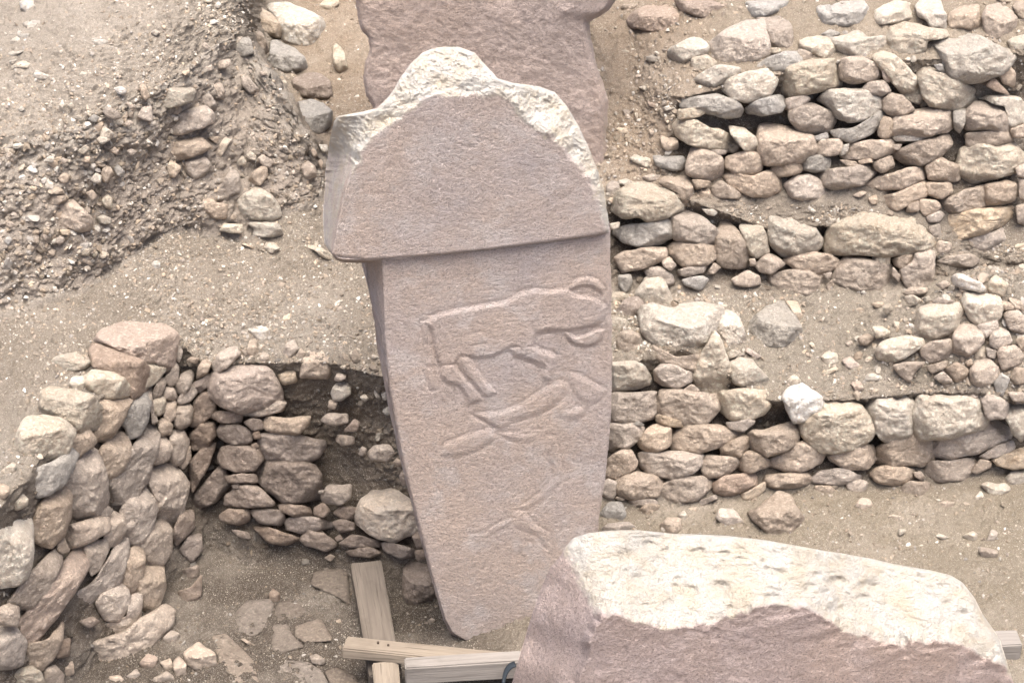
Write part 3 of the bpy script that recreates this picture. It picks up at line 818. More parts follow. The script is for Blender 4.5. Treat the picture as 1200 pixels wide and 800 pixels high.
F b:200 210 220 160 290 150 370 165 388 210 350 255 280 260 220 245
F b:370 170 390 110 460 100 540 115 640 130 650 150 620 200 530 235 430 215 385 195
F b:365 260 380 230 470 215 600 240 630 270 635 375 560 380 490 390 420 350 375 300
F b:235 280 360 270 370 310 250 310
F b:260 320 290 315 295 335 265 335
F b:240 365 290 325 370 330 435 390 430 405 320 415 235 400
F t:645 370 670 325 765 320 765 380 720 400 655 395
F t:630 345 655 340 650 358 630 355
F t:705 130 715 105 780 115 780 145 730 150
F t:840 185 870 155 930 150 955 185 920 220 860 210
F t:800 190 815 155 835 165 825 195
F t:945 225 965 205 990 225 980 245
F b:975 280 1000 245 1020 320 985 320
F o:795 450 820 390 860 350 950 350 1010 385 1050 440 1045 510 960 560 890 540 800 490
F b:210 450 250 425 330 425 335 470 290 490 215 470
F b:340 430 400 420 470 430 490 470 460 495 380 480
F b:460 405 490 400 590 415 600 450 550 460 480 435
F b:610 420 650 395 680 430 650 460 610 445
F b:490 480 510 460 600 455 685 480 680 500 560 525 500 510
F b:690 480 730 465 780 480 780 510 720 520
F b:695 440 730 410 800 415 795 460 740 465
F b:355 500 400 495 500 530 550 545 490 575 420 565
F b:550 550 590 515 640 515 710 575 660 600 580 580
F b:700 545 720 530 735 550 710 560
F b:720 570 780 530 890 560 890 585 770 585
F b:750 600 850 585 900 610 850 630 770 620
F b:900 570 930 565 1035 590 1030 620 980 635 910 600
F b:1030 540 1060 515 1080 580 1050 590
F b:1040 600 1080 595 1095 630 1050 640
F t:655 630 680 615 700 625 680 645
F b:260 510 330 520 340 550 290 540
F b:350 100 375 92 385 120 355 125
F b:340 150 365 140 378 160 350 165
@FD 390 620 4.444
L b:370 200 400 165 500 175 540 300 530 380 440 410 375 390 368 300|brown block lying on the pit floor against the carved pillar
L t:495 475 515 458 533 470 525 490 505 490
L t:15 470 40 465 45 495 25 500
@FE 200 620 4.444
S t:210 560 290 545 360 610 430 680 475 790 400 830 330 800 260 700
S t:530 730 600 680 720 690 790 740 830 820 520 820
S t:530 500 600 480 640 560 700 610 560 650 525 620
S t:340 430 400 370 520 360 540 400 480 530 420 560 340 530
S t:560 380 640 360 710 420 690 450 560 490 540 440
S t:650 500 780 460 850 580 700 590 650 560
S t:800 740 860 715 960 760 980 820 840 820
S t:730 290 750 220 920 200 935 400 880 360 840 340
L b:510 340 530 305 568 330 565 375 545 388 520 370
L t:720 660 760 645 810 680 800 710 740 700
L t:360 570 380 565 455 610 430 615"""
stones = []; ox = oy = 0; sc = 1
for ln in TRACE.strip().splitlines():
    if ln[0] == '@':
        q = ln[1:].split(); ox, oy, sc = float(q[1]), float(q[2]), float(q[3]); continue
    head, rest = ln.split(':', 1); own, cc = head.split(); lab = None
    if '|' in rest: rest, lab = rest.split('|')
    v = np.array(rest.split(), float).reshape(-1, 2) / sc + (ox, oy)
    stones.append(dict(own=own, c=cc, poly=v, label=lab))
def area(v): x, y = v.T; return abs(np.dot(x, np.roll(y, -1)) - np.dot(y, np.roll(x, -1))) / 2
def outline(v, n, rg):
    for w_ in (.10, .20)[:1 + (rg.random() < .3)]:                                            # cut the corners
        nx = np.roll(v, -1, 0); v = np.stack([v * (1 - w_) + nx * w_, v * w_ + nx * (1 - w_)], 1).reshape(-1, 2)
    e = np.linalg.norm(np.roll(v, -1, 0) - v, axis=1); s = np.concatenate([[0], np.cumsum(e)]); t = np.linspace(0, s[-1], n, endpoint=False)
    vv = np.vstack([v, v[:1]]); return np.stack([np.interp(t, s, vv[:, 0]), np.interp(t, s, vv[:, 1])], 1)
def grow_stone(st, name, parent, T0, topf, mat, flat=1.0, sink=0.0, soft=1.0, gx=0.0, slab=False):
    rg = np.random.default_rng(abs(hash((round(st['poly'][0][0] * 7), round(st['poly'][0][1] * 7)))) % 2 ** 31)
    v = st['poly']; A = area(v); per = np.linalg.norm(np.roll(v, -1, 0) - v, axis=1).sum()
    n = int(np.clip(per / 2.2, 20, 150)); O = outline(v, n, rg); c = O.mean(0)
    O = c + (O - c) * (1.19 if st['own'] == 'E' else 1.13 if st['own'] in 'ABCDF' else 1.04)
    m = T0 / FPX                                                     # metres per pixel here
    Rr = math.sqrt(A / math.pi) * m
    k = int(np.clip(math.sqrt(A) / 3.2, 5, 30))
    r = 1 - (1 - np.linspace(0, 1, k + 1)) ** 1.5; r = r[1:]
    ring = c + (O - c)[None] * r[:, None, None]                      # k x n x 2
    pts = np.concatenate([c[None], ring.reshape(-1, 2)])
    rr = np.concatenate([[0], np.repeat(r, n)])
    u = (pts[:, 0] - c[0]) * m; w_ = -(pts[:, 1] - c[1]) * m
    y0, y1 = v[:, 1].min(), v[:, 1].max(); hv = (y1 - y0) * m; hu = (v[:, 0].max() - v[:, 0].min()) * m
    vr = (c[1] - (y0 + topf * (y1 - y0))) * m                        # ridge height between top and front facets
    th = math.tan(PITCH + math.atan((c[1] - 400) / FPX)); J = lambda a, b: rg.uniform(a, b)
    k0 = (.72 if st['own'] in 'EBG' else .58) * Rr
    kink = J(-.3, .3) * hu; yl, yr = J(.12, .55), J(.12, .55); tilt = J(-.18, .18)
    pl = [k0 + th * J(.45, .95) * (w_ - vr - tilt * u) + yl * (u - kink),
          k0 + th * J(.45, .95) * (w_ - vr - tilt * u) - yr * (u - kink),
          k0 - J(.75, 1.15) / th * flat * (w_ - vr - tilt * u) + J(-.25, .25) * u]
    a0 = J(0, 6.28); nq = 7 if Rr > .06 else 5
    for q in range(nq):                                              # chipped corners
        a = a0 + (q + J(-.3, .3)) * 2 * math.pi / nq; s = J(.6, 2.2); ext = math.hypot(hu * math.cos(a), hv * math.sin(a)) * .5
        pl.append(k0 + s * ext * J(.38, .72) - s * ((u * math.cos(a)) + (w_ - vr * .5) * math.sin(a)))
    if slab: pl = [-w_ / th + J(-.05, .05) * u + 0 * w_, .06 + 0 * w_ - w_ / th]
    pl = np.stack(pl); kk = .022 * Rr * soft
    F = -kk * np.log(np.exp(-np.clip(pl / kk, -60, 60)).sum(0))
    E = (1 - rr ** 7).clip(0) ** (1 / 2.2); e = .035 if slab else min(.22 * Rr, .035) + .14 * Rr
    front = F - e * (1 - E)
    sink = sink + gx * (pts[:, 0] - c[0])
    dirs = ray(pts[:, 0], pts[:, 1]); Pf = CAM + dirs * (T0 - front + sink)[:, None]
    rim = front[-n:].mean(); bw = np.minimum(front - .25 * Rr * E, rim - (.7 * Rr) * E)
    inner = slice(0, 1 + (k - 1) * n)
    step = max(1, k // 4); keep = list(range(0, k - 1, step))        # coarser back
    bi = np.concatenate([[0]] + [np.arange(1 + q * n, 1 + (q + 1) * n) for q in keep])
    Pb = CAM + dirs[bi] * (T0 - bw[bi] + sink[bi])[:, None]
    amp = (.02 if slab else .085) * Rr
    def rough_(Pq, edge):
        rg2 = (1 - np.abs(fbm(Pq, .9 / Rr, 5, 23)) - .75) * amp * 2.2
        dx = rg2[:, None] * -FW + np.stack([fbm(Pq + 3, 1.1 / Rr, 3, 3), fbm(Pq + 9, 1.1 / Rr, 3, 8), fbm(Pq, 1.1 / Rr, 3, 15)], 1) * amp * 1.3
        fine = fbm(Pq, 34, 3, 19, .65) * min(.018, .16 * Rr)
        return Pq + dx + fine[:, None] * -FW
    Pf = rough_(Pf, None); Pb = rough_(Pb, None)
    nf = len(Pf); F_ = []
    a = np.arange(n); b = (a + 1) % n
    tri = [(0, 1 + j, 1 + (j + 1) % n) for j in range(n)]
    quads = []
    for q in range(k - 1):
        s0 = 1 + q * n; s1 = s0 + n
        quads += [(s0 + j, s1 + j, s1 + (j + 1) % n, s0 + (j + 1) % n) for j in range(n)]
    bs = nf
    tri += [(bs, bs + 1 + (j + 1) % n, bs + 1 + j) for j in range(n)]
    for q in range(len(keep) - 1):
        s0 = bs + 1 + q * n; s1 = s0 + n
        quads += [(s0 + j, s0 + (j + 1) % n, s1 + (j + 1) % n, s1 + j) for j in range(n)]
    s0 = bs + 1 + (len(keep) - 1) * n; s1 = 1 + (k - 1) * n
    quads += [(s0 + j, s0 + (j + 1) % n, s1 + (j + 1) % n, s1 + j) for j in range(n)]
    V = np.concatenate([Pf, Pb]); cen = V.mean(0)
    # wound for outward normals (seen from the camera the front fan runs clockwise in image space)
    sgn = np.sign(np.dot(O[1] - O[0], np.array([-(O[0] - c)[1], (O[0] - c)[0]])))
    faces = [f[::-1] for f in tri + quads] if sgn > 0 else tri + quads
    return link_mesh(name, V, faces, mat, parent, origin=cen)
def depth(p): return float((np.asarray(p) - CAM) @ FW)
WALLS = {
 'A': ('drystone_wall', 'low front drystone wall of tan blocks running right from the carved pillar', (.9, 8.9, .3)),
 'B': ('tumbled_wall', 'crumbling heap of small wall stones behind the front right wall', (2.0, 9.3, .85)),
 'C': ('drystone_wall', 'middle right drystone wall with a huge pale block at its end', (1.2, 9.8, 1.05)),
 'D': ('drystone_wall', 'tall upper right drystone wall topped by broad pale slabs', (1.6, 10.0, 1.4)),
 'E': ('drystone_wall', 'left pit wall of big rounded stones facing right', (-1.8, 8.5, 0)),
 'F': ('drystone_wall', 'shaded back wall of the pit between left wall and carved pillar', (-.9, 8.8, 0))}
roots = {}
for k_, (nm, lb, loc) in WALLS.items():
    roots[k_] = tag(empty(nm, loc), lb, 'stone wall', 'drystone walls of the excavation', 'thing')
CNAME = dict(t='tan', c='cream', w='white', g='grey', o='orange-tan', p='pinkish', b='brown')
ZONES = [
 ("on gravel beside the white boulders", lambda x, y: x < 280 and y < 40 and x > 190),
 ("on the left bank's gravel top", lambda x, y: x < 280 and y < 100),
 ("in brown soil behind left bank", lambda x, y: x < 430 and y < 165),
 ("at the left bank's foot", lambda x, y: 200 < x < 430 and 165 <= y < 330),
 ("on the ledge behind left wall", lambda x, y: x < 265 and 270 < y < 460),
 ("on top of left pit wall", lambda x, y: x < 100 and y < 620),
 ("at the left wall's foot", lambda x, y: x < 262 and y > 720),
 ("in earth above the pit wall", lambda x, y: x < 470 and y < 560),
 ('on the shaded pit floor', lambda x, y: x < 530),
 ("on the slope by rear pillar", lambda x, y: x < 805 and 40 < y < 215),
 ("in the row above upper wall", lambda x, y: y < 70),
 ("on the ledge between upper walls", lambda x, y: y < 262),
 ("on ground beside the middle wall", lambda x, y: y < 330 and x > 1100),
 ("on the shelf behind front wall", lambda x, y: y < 470),
 ("on ground below the front wall", lambda x, y: True)]
def auto_label(st):
    v = st['poly']; c = v.mean(0); A = area(v); w_, h_ = np.ptp(v[:, 0]), np.ptp(v[:, 1]); a = w_ / h_
    size = 'tiny' if A < 130 else 'small' if A < 450 else 'medium' if A < 1300 else 'large'
    shape = 'long flat' if a > 2.1 else 'flattish' if a > 1.45 else 'upright' if a < .75 else 'angular' if len(v) <= 5 else 'rounded'
    if st['own'] == 'G':
        zn = "in the bank's pebbly face" if c[0] < 165 else "in the bank's crumbly part"
    else: zn = next(z for z, f in ZONES if f(*c))
    return '%s %s %s stone %s' % (size, CNAME[st['c']], shape, zn)
ORD = ['leftmost', 'second', 'third', 'fourth', 'fifth', 'sixth', 'seventh', 'eighth', 'ninth', 'tenth', 'eleventh', 'twelfth']
loose = [s for s in stones if s['own'] in 'LG']
byl = {}
for s in loose:
    if not s['label']: byl.setdefault(auto_label(s), []).append(s)
for lb, ss in byl.items():
    ss.sort(key=lambda s: s['poly'][:, 0].mean())
    for i, s in enumerate(ss):
        if len(ss) == 1: s['label'] = lb
        elif len(ss) == 2: s['label'] = lb + ', ' + ('left', 'right')[i] + ' of two'
        else: s['label'] = lb + ', ' + (ORD[i] + (' from left' if i else '') if i < len(ss) - 1 else 'rightmost')
slabs = sorted([s for s in stones if s['own'] == 'S'], key=lambda s: s['poly'][:, 0].mean())
SL = ['worn flat slab set in the pit floor nearest the left wall', 'broken paving slab beside the left slab of the pit floor', 'flat slab in the pit floor at the bottom picture edge',
      'small flat slab in the middle of the pit floor', 'flat slab by the cobble on the pit floor', 'cracked flat slab in the pit floor left of the plank', 'paving slab touching the foot of the short plank end', 'thin raised slab left of the long plank']
for s, l_ in zip(slabs, SL): s['label'] = l_
wp = {k_: [s for s in stones if s['own'] == k_] for k_ in WALLS}
for s in stones:
    v = s['poly']; c = v.mean(0); own = s['own']; A = area(v); y0, y1 = v[:, 1].min(), v[:, 1].max(); mat = MR[s['c']]
    if own in WALLS:
        probe = np.array([[c[0], y0 - 7], [c[0], y0 - 14]])
        covered = any((o is not s) and (inside(probe, o['poly']).any()) for o in wp[own])
        topf = .14 if covered else .42
        if own == 'E' and c[0] < 215: topf = .34 if covered else .45
        T0 = depth(terr(c[0], c[1])) - (.015 if covered else .03)
        if own in 'ACDF': T0 -= .03 if own == 'F' else .015
        if own == 'E' : T0 = depth(terr(c[0], c[1])) - .05
        if own == 'B': T0 = depth(terr(c[0], y1)) - .05
        if own in 'ABCD': T0 = min(T0, depth(terr(c[0], y1 - .1 * (y1 - y0))))
        hw = np.ptp(v[:, 0]) * .4; gx = (depth(terr(c[0] + hw, c[1])) - depth(terr(c[0] - hw, c[1]))) / (2 * hw)
        gx = float(np.clip(gx * .62, -.001, .004)) if own == 'E' else float(np.clip(gx, -.0015, .0015))
        grow_stone(s, 'stone', roots[own], T0, topf, mat, gx=gx)
    elif own == 'S':
        T0 = depth(terr(c[0], c[1])) + .0
        o = grow_stone(s, 'floor_slab', None, T0 - .03, .5, M_SLAB, slab=True)
        tag(o, s['label'], 'stone slab', 'flat slabs in the pit floor')
    else:
        m_ = depth(terr(c[0], c[1])) / FPX; Rr = math.sqrt(A / math.pi) * m_
        if own == 'G': T0 = depth(terr(c[0], c[1])) - .045; topf = .3
        else: T0 = depth(terr(c[0], y1 - .08 * (y1 - y0))); topf = .5
        nm = 'boulder' if A > 1100 else 'stone'
        o = grow_stone(s, nm, None, T0, topf, mat)
        gp = 'stones embedded in the left earth bank' if own == 'G' else ('large loose boulders' if A > 1100 else 'loose stones on the ground')
        tag(o, s['label'].strip(), 'boulder' if A > 1100 else 'stone', gp)

# ---------------------------------------------------------------- the three pillars: row-mapped solids with a front depth map
def blur(A, sy, sx):
    for ax, sg in ((0, sy), (1, sx)):
        h = int(3 * sg); k = np.exp(-.5 * (np.arange(-h, h + 1) / sg) ** 2); k /= k.sum()
        A = np.apply_along_axis(lambda q: np.convolve(np.pad(q, h, 'edge'), k, 'valid'), ax, A)
    return A
def mono_edge(pts, y):
    p = np.array(sorted(pts, key=lambda q: q[1]), float); return np.interp(y, p[:, 1], p[:, 0])
def plane_t(px, py, p0, n):
    dd = ray(px, py); return ((np.asarray(p0) - CAM) @ n) / (dd @ n)
def pillar_solid(left, right, ytop, ybot, nu, nv, tfun, disp, thick, rim=.02, edge_r=6.0, jit=2.0, rowp=1.0):
    """front grid between two traced edges; tfun gives depth along the ray; the back runs parallel."""
    y = ytop + (ybot - ytop) * np.linspace(0, 1, nv) ** rowp; jg = np.stack([y * .05, 0 * y, 0 * y + len(left)], 1); xl = mono_edge(left, y) + jit * fbm(jg, 1, 4, 3, .65); xr = mono_edge(right, y) + jit * fbm(jg, 1, 4, 6, .65)
    s = np.linspace(0, 1, nu); X = xl[:, None] + (xr - xl)[:, None] * s; Y = np.broadcast_to(y[:, None], X.shape)
    t = tfun(X, Y); dirs = ray(X, Y); B = CAM + dirs * t[..., None]
    # round the silhouette
    rim_line = np.concatenate([np.stack([xl, y], 1)[::-4][::-1], np.stack([xr, y], 1)[::-4]])
    ex, _ = seg_dist(np.stack([X, Y], -1), rim_line, True); ex = np.minimum(ex, np.minimum(np.abs(X - xl[:, None]), np.abs(xr[:, None] - X)) + .01)
    q = 1 - np.clip(ex / edge_r, 0, 1); t = t + rim * (1 - np.sqrt(np.clip(1 - q * q, 0, 1)))
    Pf = CAM + dirs * t[..., None]; t = t + disp(X, Y, Pf, ex) * smooth(0, 5, ex); Pf = CAM + dirs * t[..., None]
    return X, Y, Pf, dirs, t
def close_grid(Pf, back):
    nv, nu = Pf.shape[:2]; idx = np.arange(nv * nu).reshape(nv, nu)
    Qf = np.stack([idx[:-1, :-1], idx[1:, :-1], idx[1:, 1:], idx[:-1, 1:]], -1).reshape(-1, 4)
    # border loop and a coarse back
    loop = np.concatenate([idx[0, :], idx[1:, -1], idx[-1, -2::-1], idx[-2:0:-1, 0]])
    mids = []; V = [Pf.reshape(-1, 3)]; base = nv * nu; prev = loop; Qs = []
    lp = Pf.reshape(-1, 3)[loop]; bk = back(loop)
    for f in (.25, .5, .75, 1.0):
        ring = lp * (1 - f) + bk * f; ring = ring + .006 * np.sin(math.pi * min(f, .8)) * np.stack([fbm(ring, 4, 3, 5), fbm(ring, 4, 3, 7), fbm(ring, 4, 3, 9)], 1)
        cur = base + np.arange(len(loop)); base += len(loop); V.append(ring)
        nx = np.roll(np.arange(len(loop)), -1); Qs.append(np.stack([prev, cur, cur[nx], prev[nx]], -1)); prev = cur
    cen = bk.mean(0)
    for f in (.6, .25):
        ring = cen + (bk - cen) * f; cur = base + np.arange(len(loop)); base += len(loop); V.append(ring)
        nx = np.roll(np.arange(len(loop)), -1); Qs.append(np.stack([prev, cur, cur[nx], prev[nx]], -1)); prev = cur
    V.append(cen[None]); ci = base; nx = np.roll(np.arange(len(loop)), -1)
    Qs.append(np.stack([prev, np.full(len(loop), ci), np.full(len(loop), ci), prev[nx]], -1)[:, [0, 1, 3, 3]])
    return np.concatenate(V), Qf, Qs
def to_mesh(name, V, Qf, Qs, mat, parent, colors, split=None, root=None, sub=True):
    """links the solid; split = {part name: face mask} moves those front faces into child meshes with shared shading normals."""
    Qb = np.concatenate(Qs[:-1]); tri = Qs[-1][:, :3]
    full = [tuple(f) for f in np.concatenate([Qf, Qb])] + [tuple(f) for f in tri]
    if not split: 
        return link_mesh(name, V, full, mat, parent, origin=np.asarray(parent.location), colors=colors)
    tmp = bpy.data.meshes.new('tmp'); tmp.from_pydata([tuple(v) for v in V], [], full); tmp.polygons.foreach_set('use_smooth', np.ones(len(full), bool)); tmp.update()
    nn = np.zeros(len(V) * 3, np.float32); tmp.vertices.foreach_get('normal', nn); nn = nn.reshape(-1, 3)
    rest = np.ones(len(Qf), bool)
    for m in split.values(): rest &= ~m
    def put(nm, faces, par):
        used = np.unique(np.concatenate([np.asarray(f).ravel() for f in faces])); mp = -np.ones(len(V), int); mp[used] = np.arange(len(used))
        fl = [tuple(mp[list(f)]) for grp in faces for f in grp]
        o = link_mesh(nm, V[used], fl, mat, par, origin=np.asarray(parent.location), colors=colors[used])
        if par is not parent: o.location = (0, 0, 0)
        o.data.normals_split_custom_set_from_vertices([tuple(q) for q in nn[used]]); return o
    body = put(name, [Qf[rest], Qb, tri], parent)
    for nm, m in split.items(): put(nm, [Qf[m]], body if sub else parent)
    bpy.data.meshes.remove(tmp); return body

# ---- carved pillar
A1 = R(11); NF = np.array([math.sin(A1), -math.cos(A1), 0]); NF = NF / np.linalg.norm(NF)
P0 = at_z(np.float64(600), np.float64(760), 0.0)
pillar_root = tag(empty('carved_pillar', P0), 'tall T-shaped pink limestone pillar carved with a bull, standing in the centre', 'pillar', 'T-shaped stone pillars', 'thing')
def cz(x, y, ox_=400, oy_=260, s_=2.857): return (ox_ + x / s_, oy_ + y / s_)
def cp(txt, ox_=400, oy_=260): 
    v = np.array(txt.split(), float).reshape(-1, 2) / 2.857; return v + (ox_, oy_)
def c4(txt, oy_=310): return np.array(txt.split(), float).reshape(-1, 2) / 4 + (440, oy_)
BULL = [c4('215 270 260 250 340 220 430 205 520 190 620 170 690 130 750 115 800 125 850 120 905 112 925 140 1000 148 1050 165 1080 200 1078 240 1060 270 1030 290 960 305 930 312 885 315 800 315 760 325 745 385 700 405 640 388 600 412 560 432 500 442 450 437 400 432 372 472 300 482 288 440 270 380 258 305'),
        c4('625 392 650 430 700 442 760 466 788 478 778 520 784 546 826 542 842 484 846 432 822 412 770 400 740 380 690 370'),
        c4('300 465 304 530 340 556 390 572 420 620 440 656 502 636 496 610 452 560 402 510 372 462'),
        c4('385 458 398 425 440 430 462 480 520 550 572 600 520 628 480 592 420 522')]
TAIL = [c4('212 272 236 380 232 500 262 582 284 576 278 500 266 400 256 300 250 280')]
HORN = [c4('910 112 938 74 990 60 1042 74 1070 110 1064 136 1044 120 1008 102 960 100 934 114'), c4('884 316 900 346 930 372 982 384 1032 372 1062 346 1070 306 1034 308 982 334 932 340 906 318')]
FOX = [c4('905 510 960 520 1010 552 1076 585 1062 622 1010 656 974 640 928 608'), c4('848 150 872 112 884 112 892 160 976 148 984 178 942 206 880 202 850 192', 440),
       c4('590 256 640 216 760 180 850 130 902 60 880 20 800 60 700 125 600 170 470 182 520 220 560 244', 440), c4('570 290 480 346 370 384 300 370 330 320 430 280 540 250', 440)]
BIRD = [c4('586 272 640 300 690 314 758 292 768 262 700 274 640 268', 440), c4('798 380 808 288 836 288 868 430 862 504 790 574 708 624 700 608 780 548 832 490 834 420', 440),
        c4('536 722 600 686 652 656 660 670 600 712 548 734', 440), c4('656 640 692 638 742 700 812 740 802 800 758 742 700 722 656 704', 440)]
GROOVE = [c4('450 180 500 210 560 244', 440), c4('415 335 440 322 490 312'), c4('262 300 272 390 300 480'), c4('800 318 860 308'), c4('770 130 775 200 790 280'), c4('410 540 425 640 440 760', 440)]
def pecks(Pq): return .0045 * np.maximum(0, fbm(Pq * [1, 1, 1.4], 66, 2, 44) - .2) + .008 * np.maximum(0, fbm(Pq * [1, 1, 1.3], 26, 2, 48) - .42)
def jag(poly, amp, seed, step=5.0):
    v = np.asarray(poly, float); out = []
    for a, b in zip(v, np.roll(v, -1, 0)):
        n = max(1, int(np.hypot(*(b - a)) / step)); out += [a + (b - a) * t for t in np.arange(n) / n]
    q = np.array(out); q3 = np.concatenate([q * .09, np.full((len(q), 1), float(seed))], 1)
    return q + amp * np.stack([fbm(q3, 1, 3, seed, .6), fbm(q3, 1, 3, seed + 5, .6)], 1)
def relief(X, Y):
    Pq = np.stack([X, Y], -1); out = np.zeros(X.shape)
    for grp, h, wd in ((BULL, .013, 5.5), (TAIL, .006, 4), (HORN, .012, 3.5), (FOX, .0062, 6), (BIRD, .0036, 5)):
        for pg in grp:
            bb = (X > pg[:, 0].min() - 8) & (X < pg[:, 0].max() + 8) & (Y > pg[:, 1].min() - 8) & (Y < pg[:, 1].max() + 8)
            if bb.any():
                sd = signed(Pq[bb], pg); out[bb] = np.maximum(out[bb], h * smooth(-1.5, wd - .5, sd) - .004 * np.exp(-((sd + 2) / 2.0) ** 2) * 0)
                out[bb] -= .003 * np.exp(-((sd + 2.6) / 1.8) ** 2) * (out[bb] < .004)
    for g in GROOVE:
        bb = (X > g[:, 0].min() - 8) & (X < g[:, 0].max() + 8) & (Y > g[:, 1].min() - 8) & (Y < g[:, 1].max() + 8)
        dd, _ = seg_dist(Pq[bb], g); out[bb] -= .0035 * np.exp(-(dd / 2.4) ** 2)
    return out
SH_L = [(426, 262), (430, 305), (433, 340), (441, 365), (448, 395), (452, 425), (457, 460), (471, 540), (501, 660), (520, 725), (528, 742), (545, 752), (575, 757)]
SH_R = [(715, 262), (716, 300), (717, 400), (716, 480), (712, 535), (705, 590), (700, 625), (684, 690), (662, 735), (625, 757)]
SH_EDGE = [(447, 262), (448, 305), (450, 350), (452, 400), (455, 440), (460, 470), (474, 545), (503, 660), (522, 725), (531, 741), (548, 751), (578, 757)]
def tf_shaft(X, Y):
    t = plane_t(X, Y, P0, NF); e = mono_edge(SH_EDGE, Y); return t + np.maximum(0, e - X) * .0165
def dsp_shaft(X, Y, Pq, ex):
    r = relief(X, Y); lim = smooth(0, 4, ex)
    sd = np.maximum(0, mono_edge(SH_EDGE, Y) - X)
    return -(r * 1.0) * 1.0 - .007 * fbm(Pq, 3.2, 3, 2) - .0018 * fbm(Pq, 70, 3, 4, .75) + pecks(Pq) - .05 * fbm(Pq, 9, 3, 6) * smooth(1, 6, sd) * lim
X, Y, Pf, dr, tt = pillar_solid(SH_L, SH_R, 262, 757, 300, 520, tf_shaft, dsp_shaft, .4, .018, 5)
def back_s(loop):
    x, y = X.reshape(-1)[loop], Y.reshape(-1)[loop]; t = plane_t(x, y, P0, NF); return CAM + ray(x, y) * t[:, None] - NF * .40
V, Qf, Qs = close_grid(Pf, back_s)
cx_ = X.reshape(-1)[Qf].mean(1); cy_ = Y.reshape(-1)[Qf].mean(1); FP = np.stack([cx_, cy_], -1)
def msk(grp):
    m = np.zeros(len(FP), bool)
    for pg in grp: m |= signed(FP, pg) > -1.5
    return m
mb = msk(BULL + TAIL + HORN); mf = msk(FOX) & ~mb; md = msk(BIRD) & ~mb & ~mf
cl = np.zeros((len(V), 3))
body = to_mesh('shaft', V, Qf, Qs, M_PILLAR, pillar_root, cl, {'bull_relief': mb, 'fox_relief': mf, 'bird_relief': md})
# head
HD_L = [(526, 54), (505, 57), (494, 62), (480, 76), (470, 90), (462, 104), (455, 114), (442, 127), (425, 131), (396, 136), (391, 143), (386, 168), (382, 200), (379, 240), (378, 262), (380, 285), (390, 300), (398, 303.5), (430, 304.5)]
HD_R = [(534, 54), (556, 62), (572, 80), (583, 92), (600, 97), (630, 101), (650, 108), (665, 125), (678, 148), (690, 172), (699, 196), (707, 220), (711, 240), (714, 262), (714, 272), (700, 276), (640, 284), (560, 294), (470, 303), (431, 304.6)]
HF = [(391, 310), (390, 296), (398, 254), (405, 222), (412, 202), (424, 180), (440, 157), (455, 146), (470, 136), (495, 119), (515, 112), (548, 112), (588, 112), (600, 124), (615, 140), (636, 156), (657, 175), (676, 194), (690, 211), (699, 236), (706, 262), (712, 290), (640, 310), (500, 330)]
HJ = jag(HF, 5.0, 61); HJ[:, 0] = np.where(HJ[:, 1] > 185, np.where(HJ[:, 0] < 415, np.interp(HJ[:, 1], [185, 202, 222, 254, 296, 340], [421, 412, 405, 398, 390, 388]), HJ[:, 0]), HJ[:, 0]); HF = HJ; PH = P0 + NF * .035
def tf_head(X, Y):
    Pq = np.stack([X, Y], -1); t = plane_t(X, Y, PH, NF); dd, off = seg_dist(Pq, HF, True); out = ~inside(Pq, HF)
    l = np.where(out, dd, 0); ux = off[..., 0] / np.maximum(dd, 1e-6); uy = -off[..., 1] / np.maximum(dd, 1e-6)
    kl = .0165; ku = .0030; kr = .0052
    k = np.where(ux < 0, kl * ux ** 2 + ku * uy ** 2, kr * ux ** 2 + ku * uy ** 2)
    # upper left shoulder slopes gently, only the true side face is steep
    k = np.where((ux < 0) & (Y < 215), np.minimum(k, .0030 + .0135 * smooth(135, 205, Y)), k)
    rec = k * l; return t + rec + smooth(3, 14, l) * (Y < 200) * (blur(rec, 4, 8) - rec)
def dsp_head(X, Y, Pq, ex):
    sd = -signed(np.stack([X, Y], -1), HF); br = smooth(-2, 6, sd) * (1 - smooth(0, 12, (410 - X) * (Y > 190)))
    chips = fbm(Pq, 7, 4, 6); rg_ = 1 - np.abs(fbm(Pq * [1, 1, 1.4], 12, 3, 26))
    return -br * (.035 * chips + .022 * rg_ - .014) - .006 * fbm(Pq, 3, 3, 3) - .0018 * fbm(Pq, 70, 3, 4, .75) * (1 + 5 * br) + pecks(Pq)
X, Y, Pf, dr, tt = pillar_solid(HD_L, HD_R, 54, 304.6, 330, 300, tf_head, dsp_head, .4, .02, 4, 1.5, 1.25)
def back_h(loop):
    x, y = X.reshape(-1)[loop], Y.reshape(-1)[loop]; t0 = plane_t(x, y, PH, NF); return CAM + ray(550 + (x - 550) * .985, y + 4) * np.maximum(tt.reshape(-1)[loop] + .05, t0 + .40)[:, None]
V, Qf, Qs = close_grid(Pf, back_h)
PX = np.stack([X, Y], -1).reshape(-1, 2); sd = -signed(PX, HF); fresh_lit = smooth(-16, 14, sd); lfm = smooth(165, 185, PX[:, 1]) * (PX[:, 0] < 412); fresh_lit = fresh_lit * (1 - lfm) + .50 * smooth(-1, 4, sd) * lfm  # break is paler stone; left side face is paled to paint in light
fresh_lit = np.where(PX[:, 0] > 640, fresh_lit * .75, fresh_lit)
cl = np.zeros((len(V), 3)); cl[:len(fresh_lit), 0] = fresh_lit
to_mesh('head', V, Qf, Qs, M_PILLAR, pillar_root, cl)

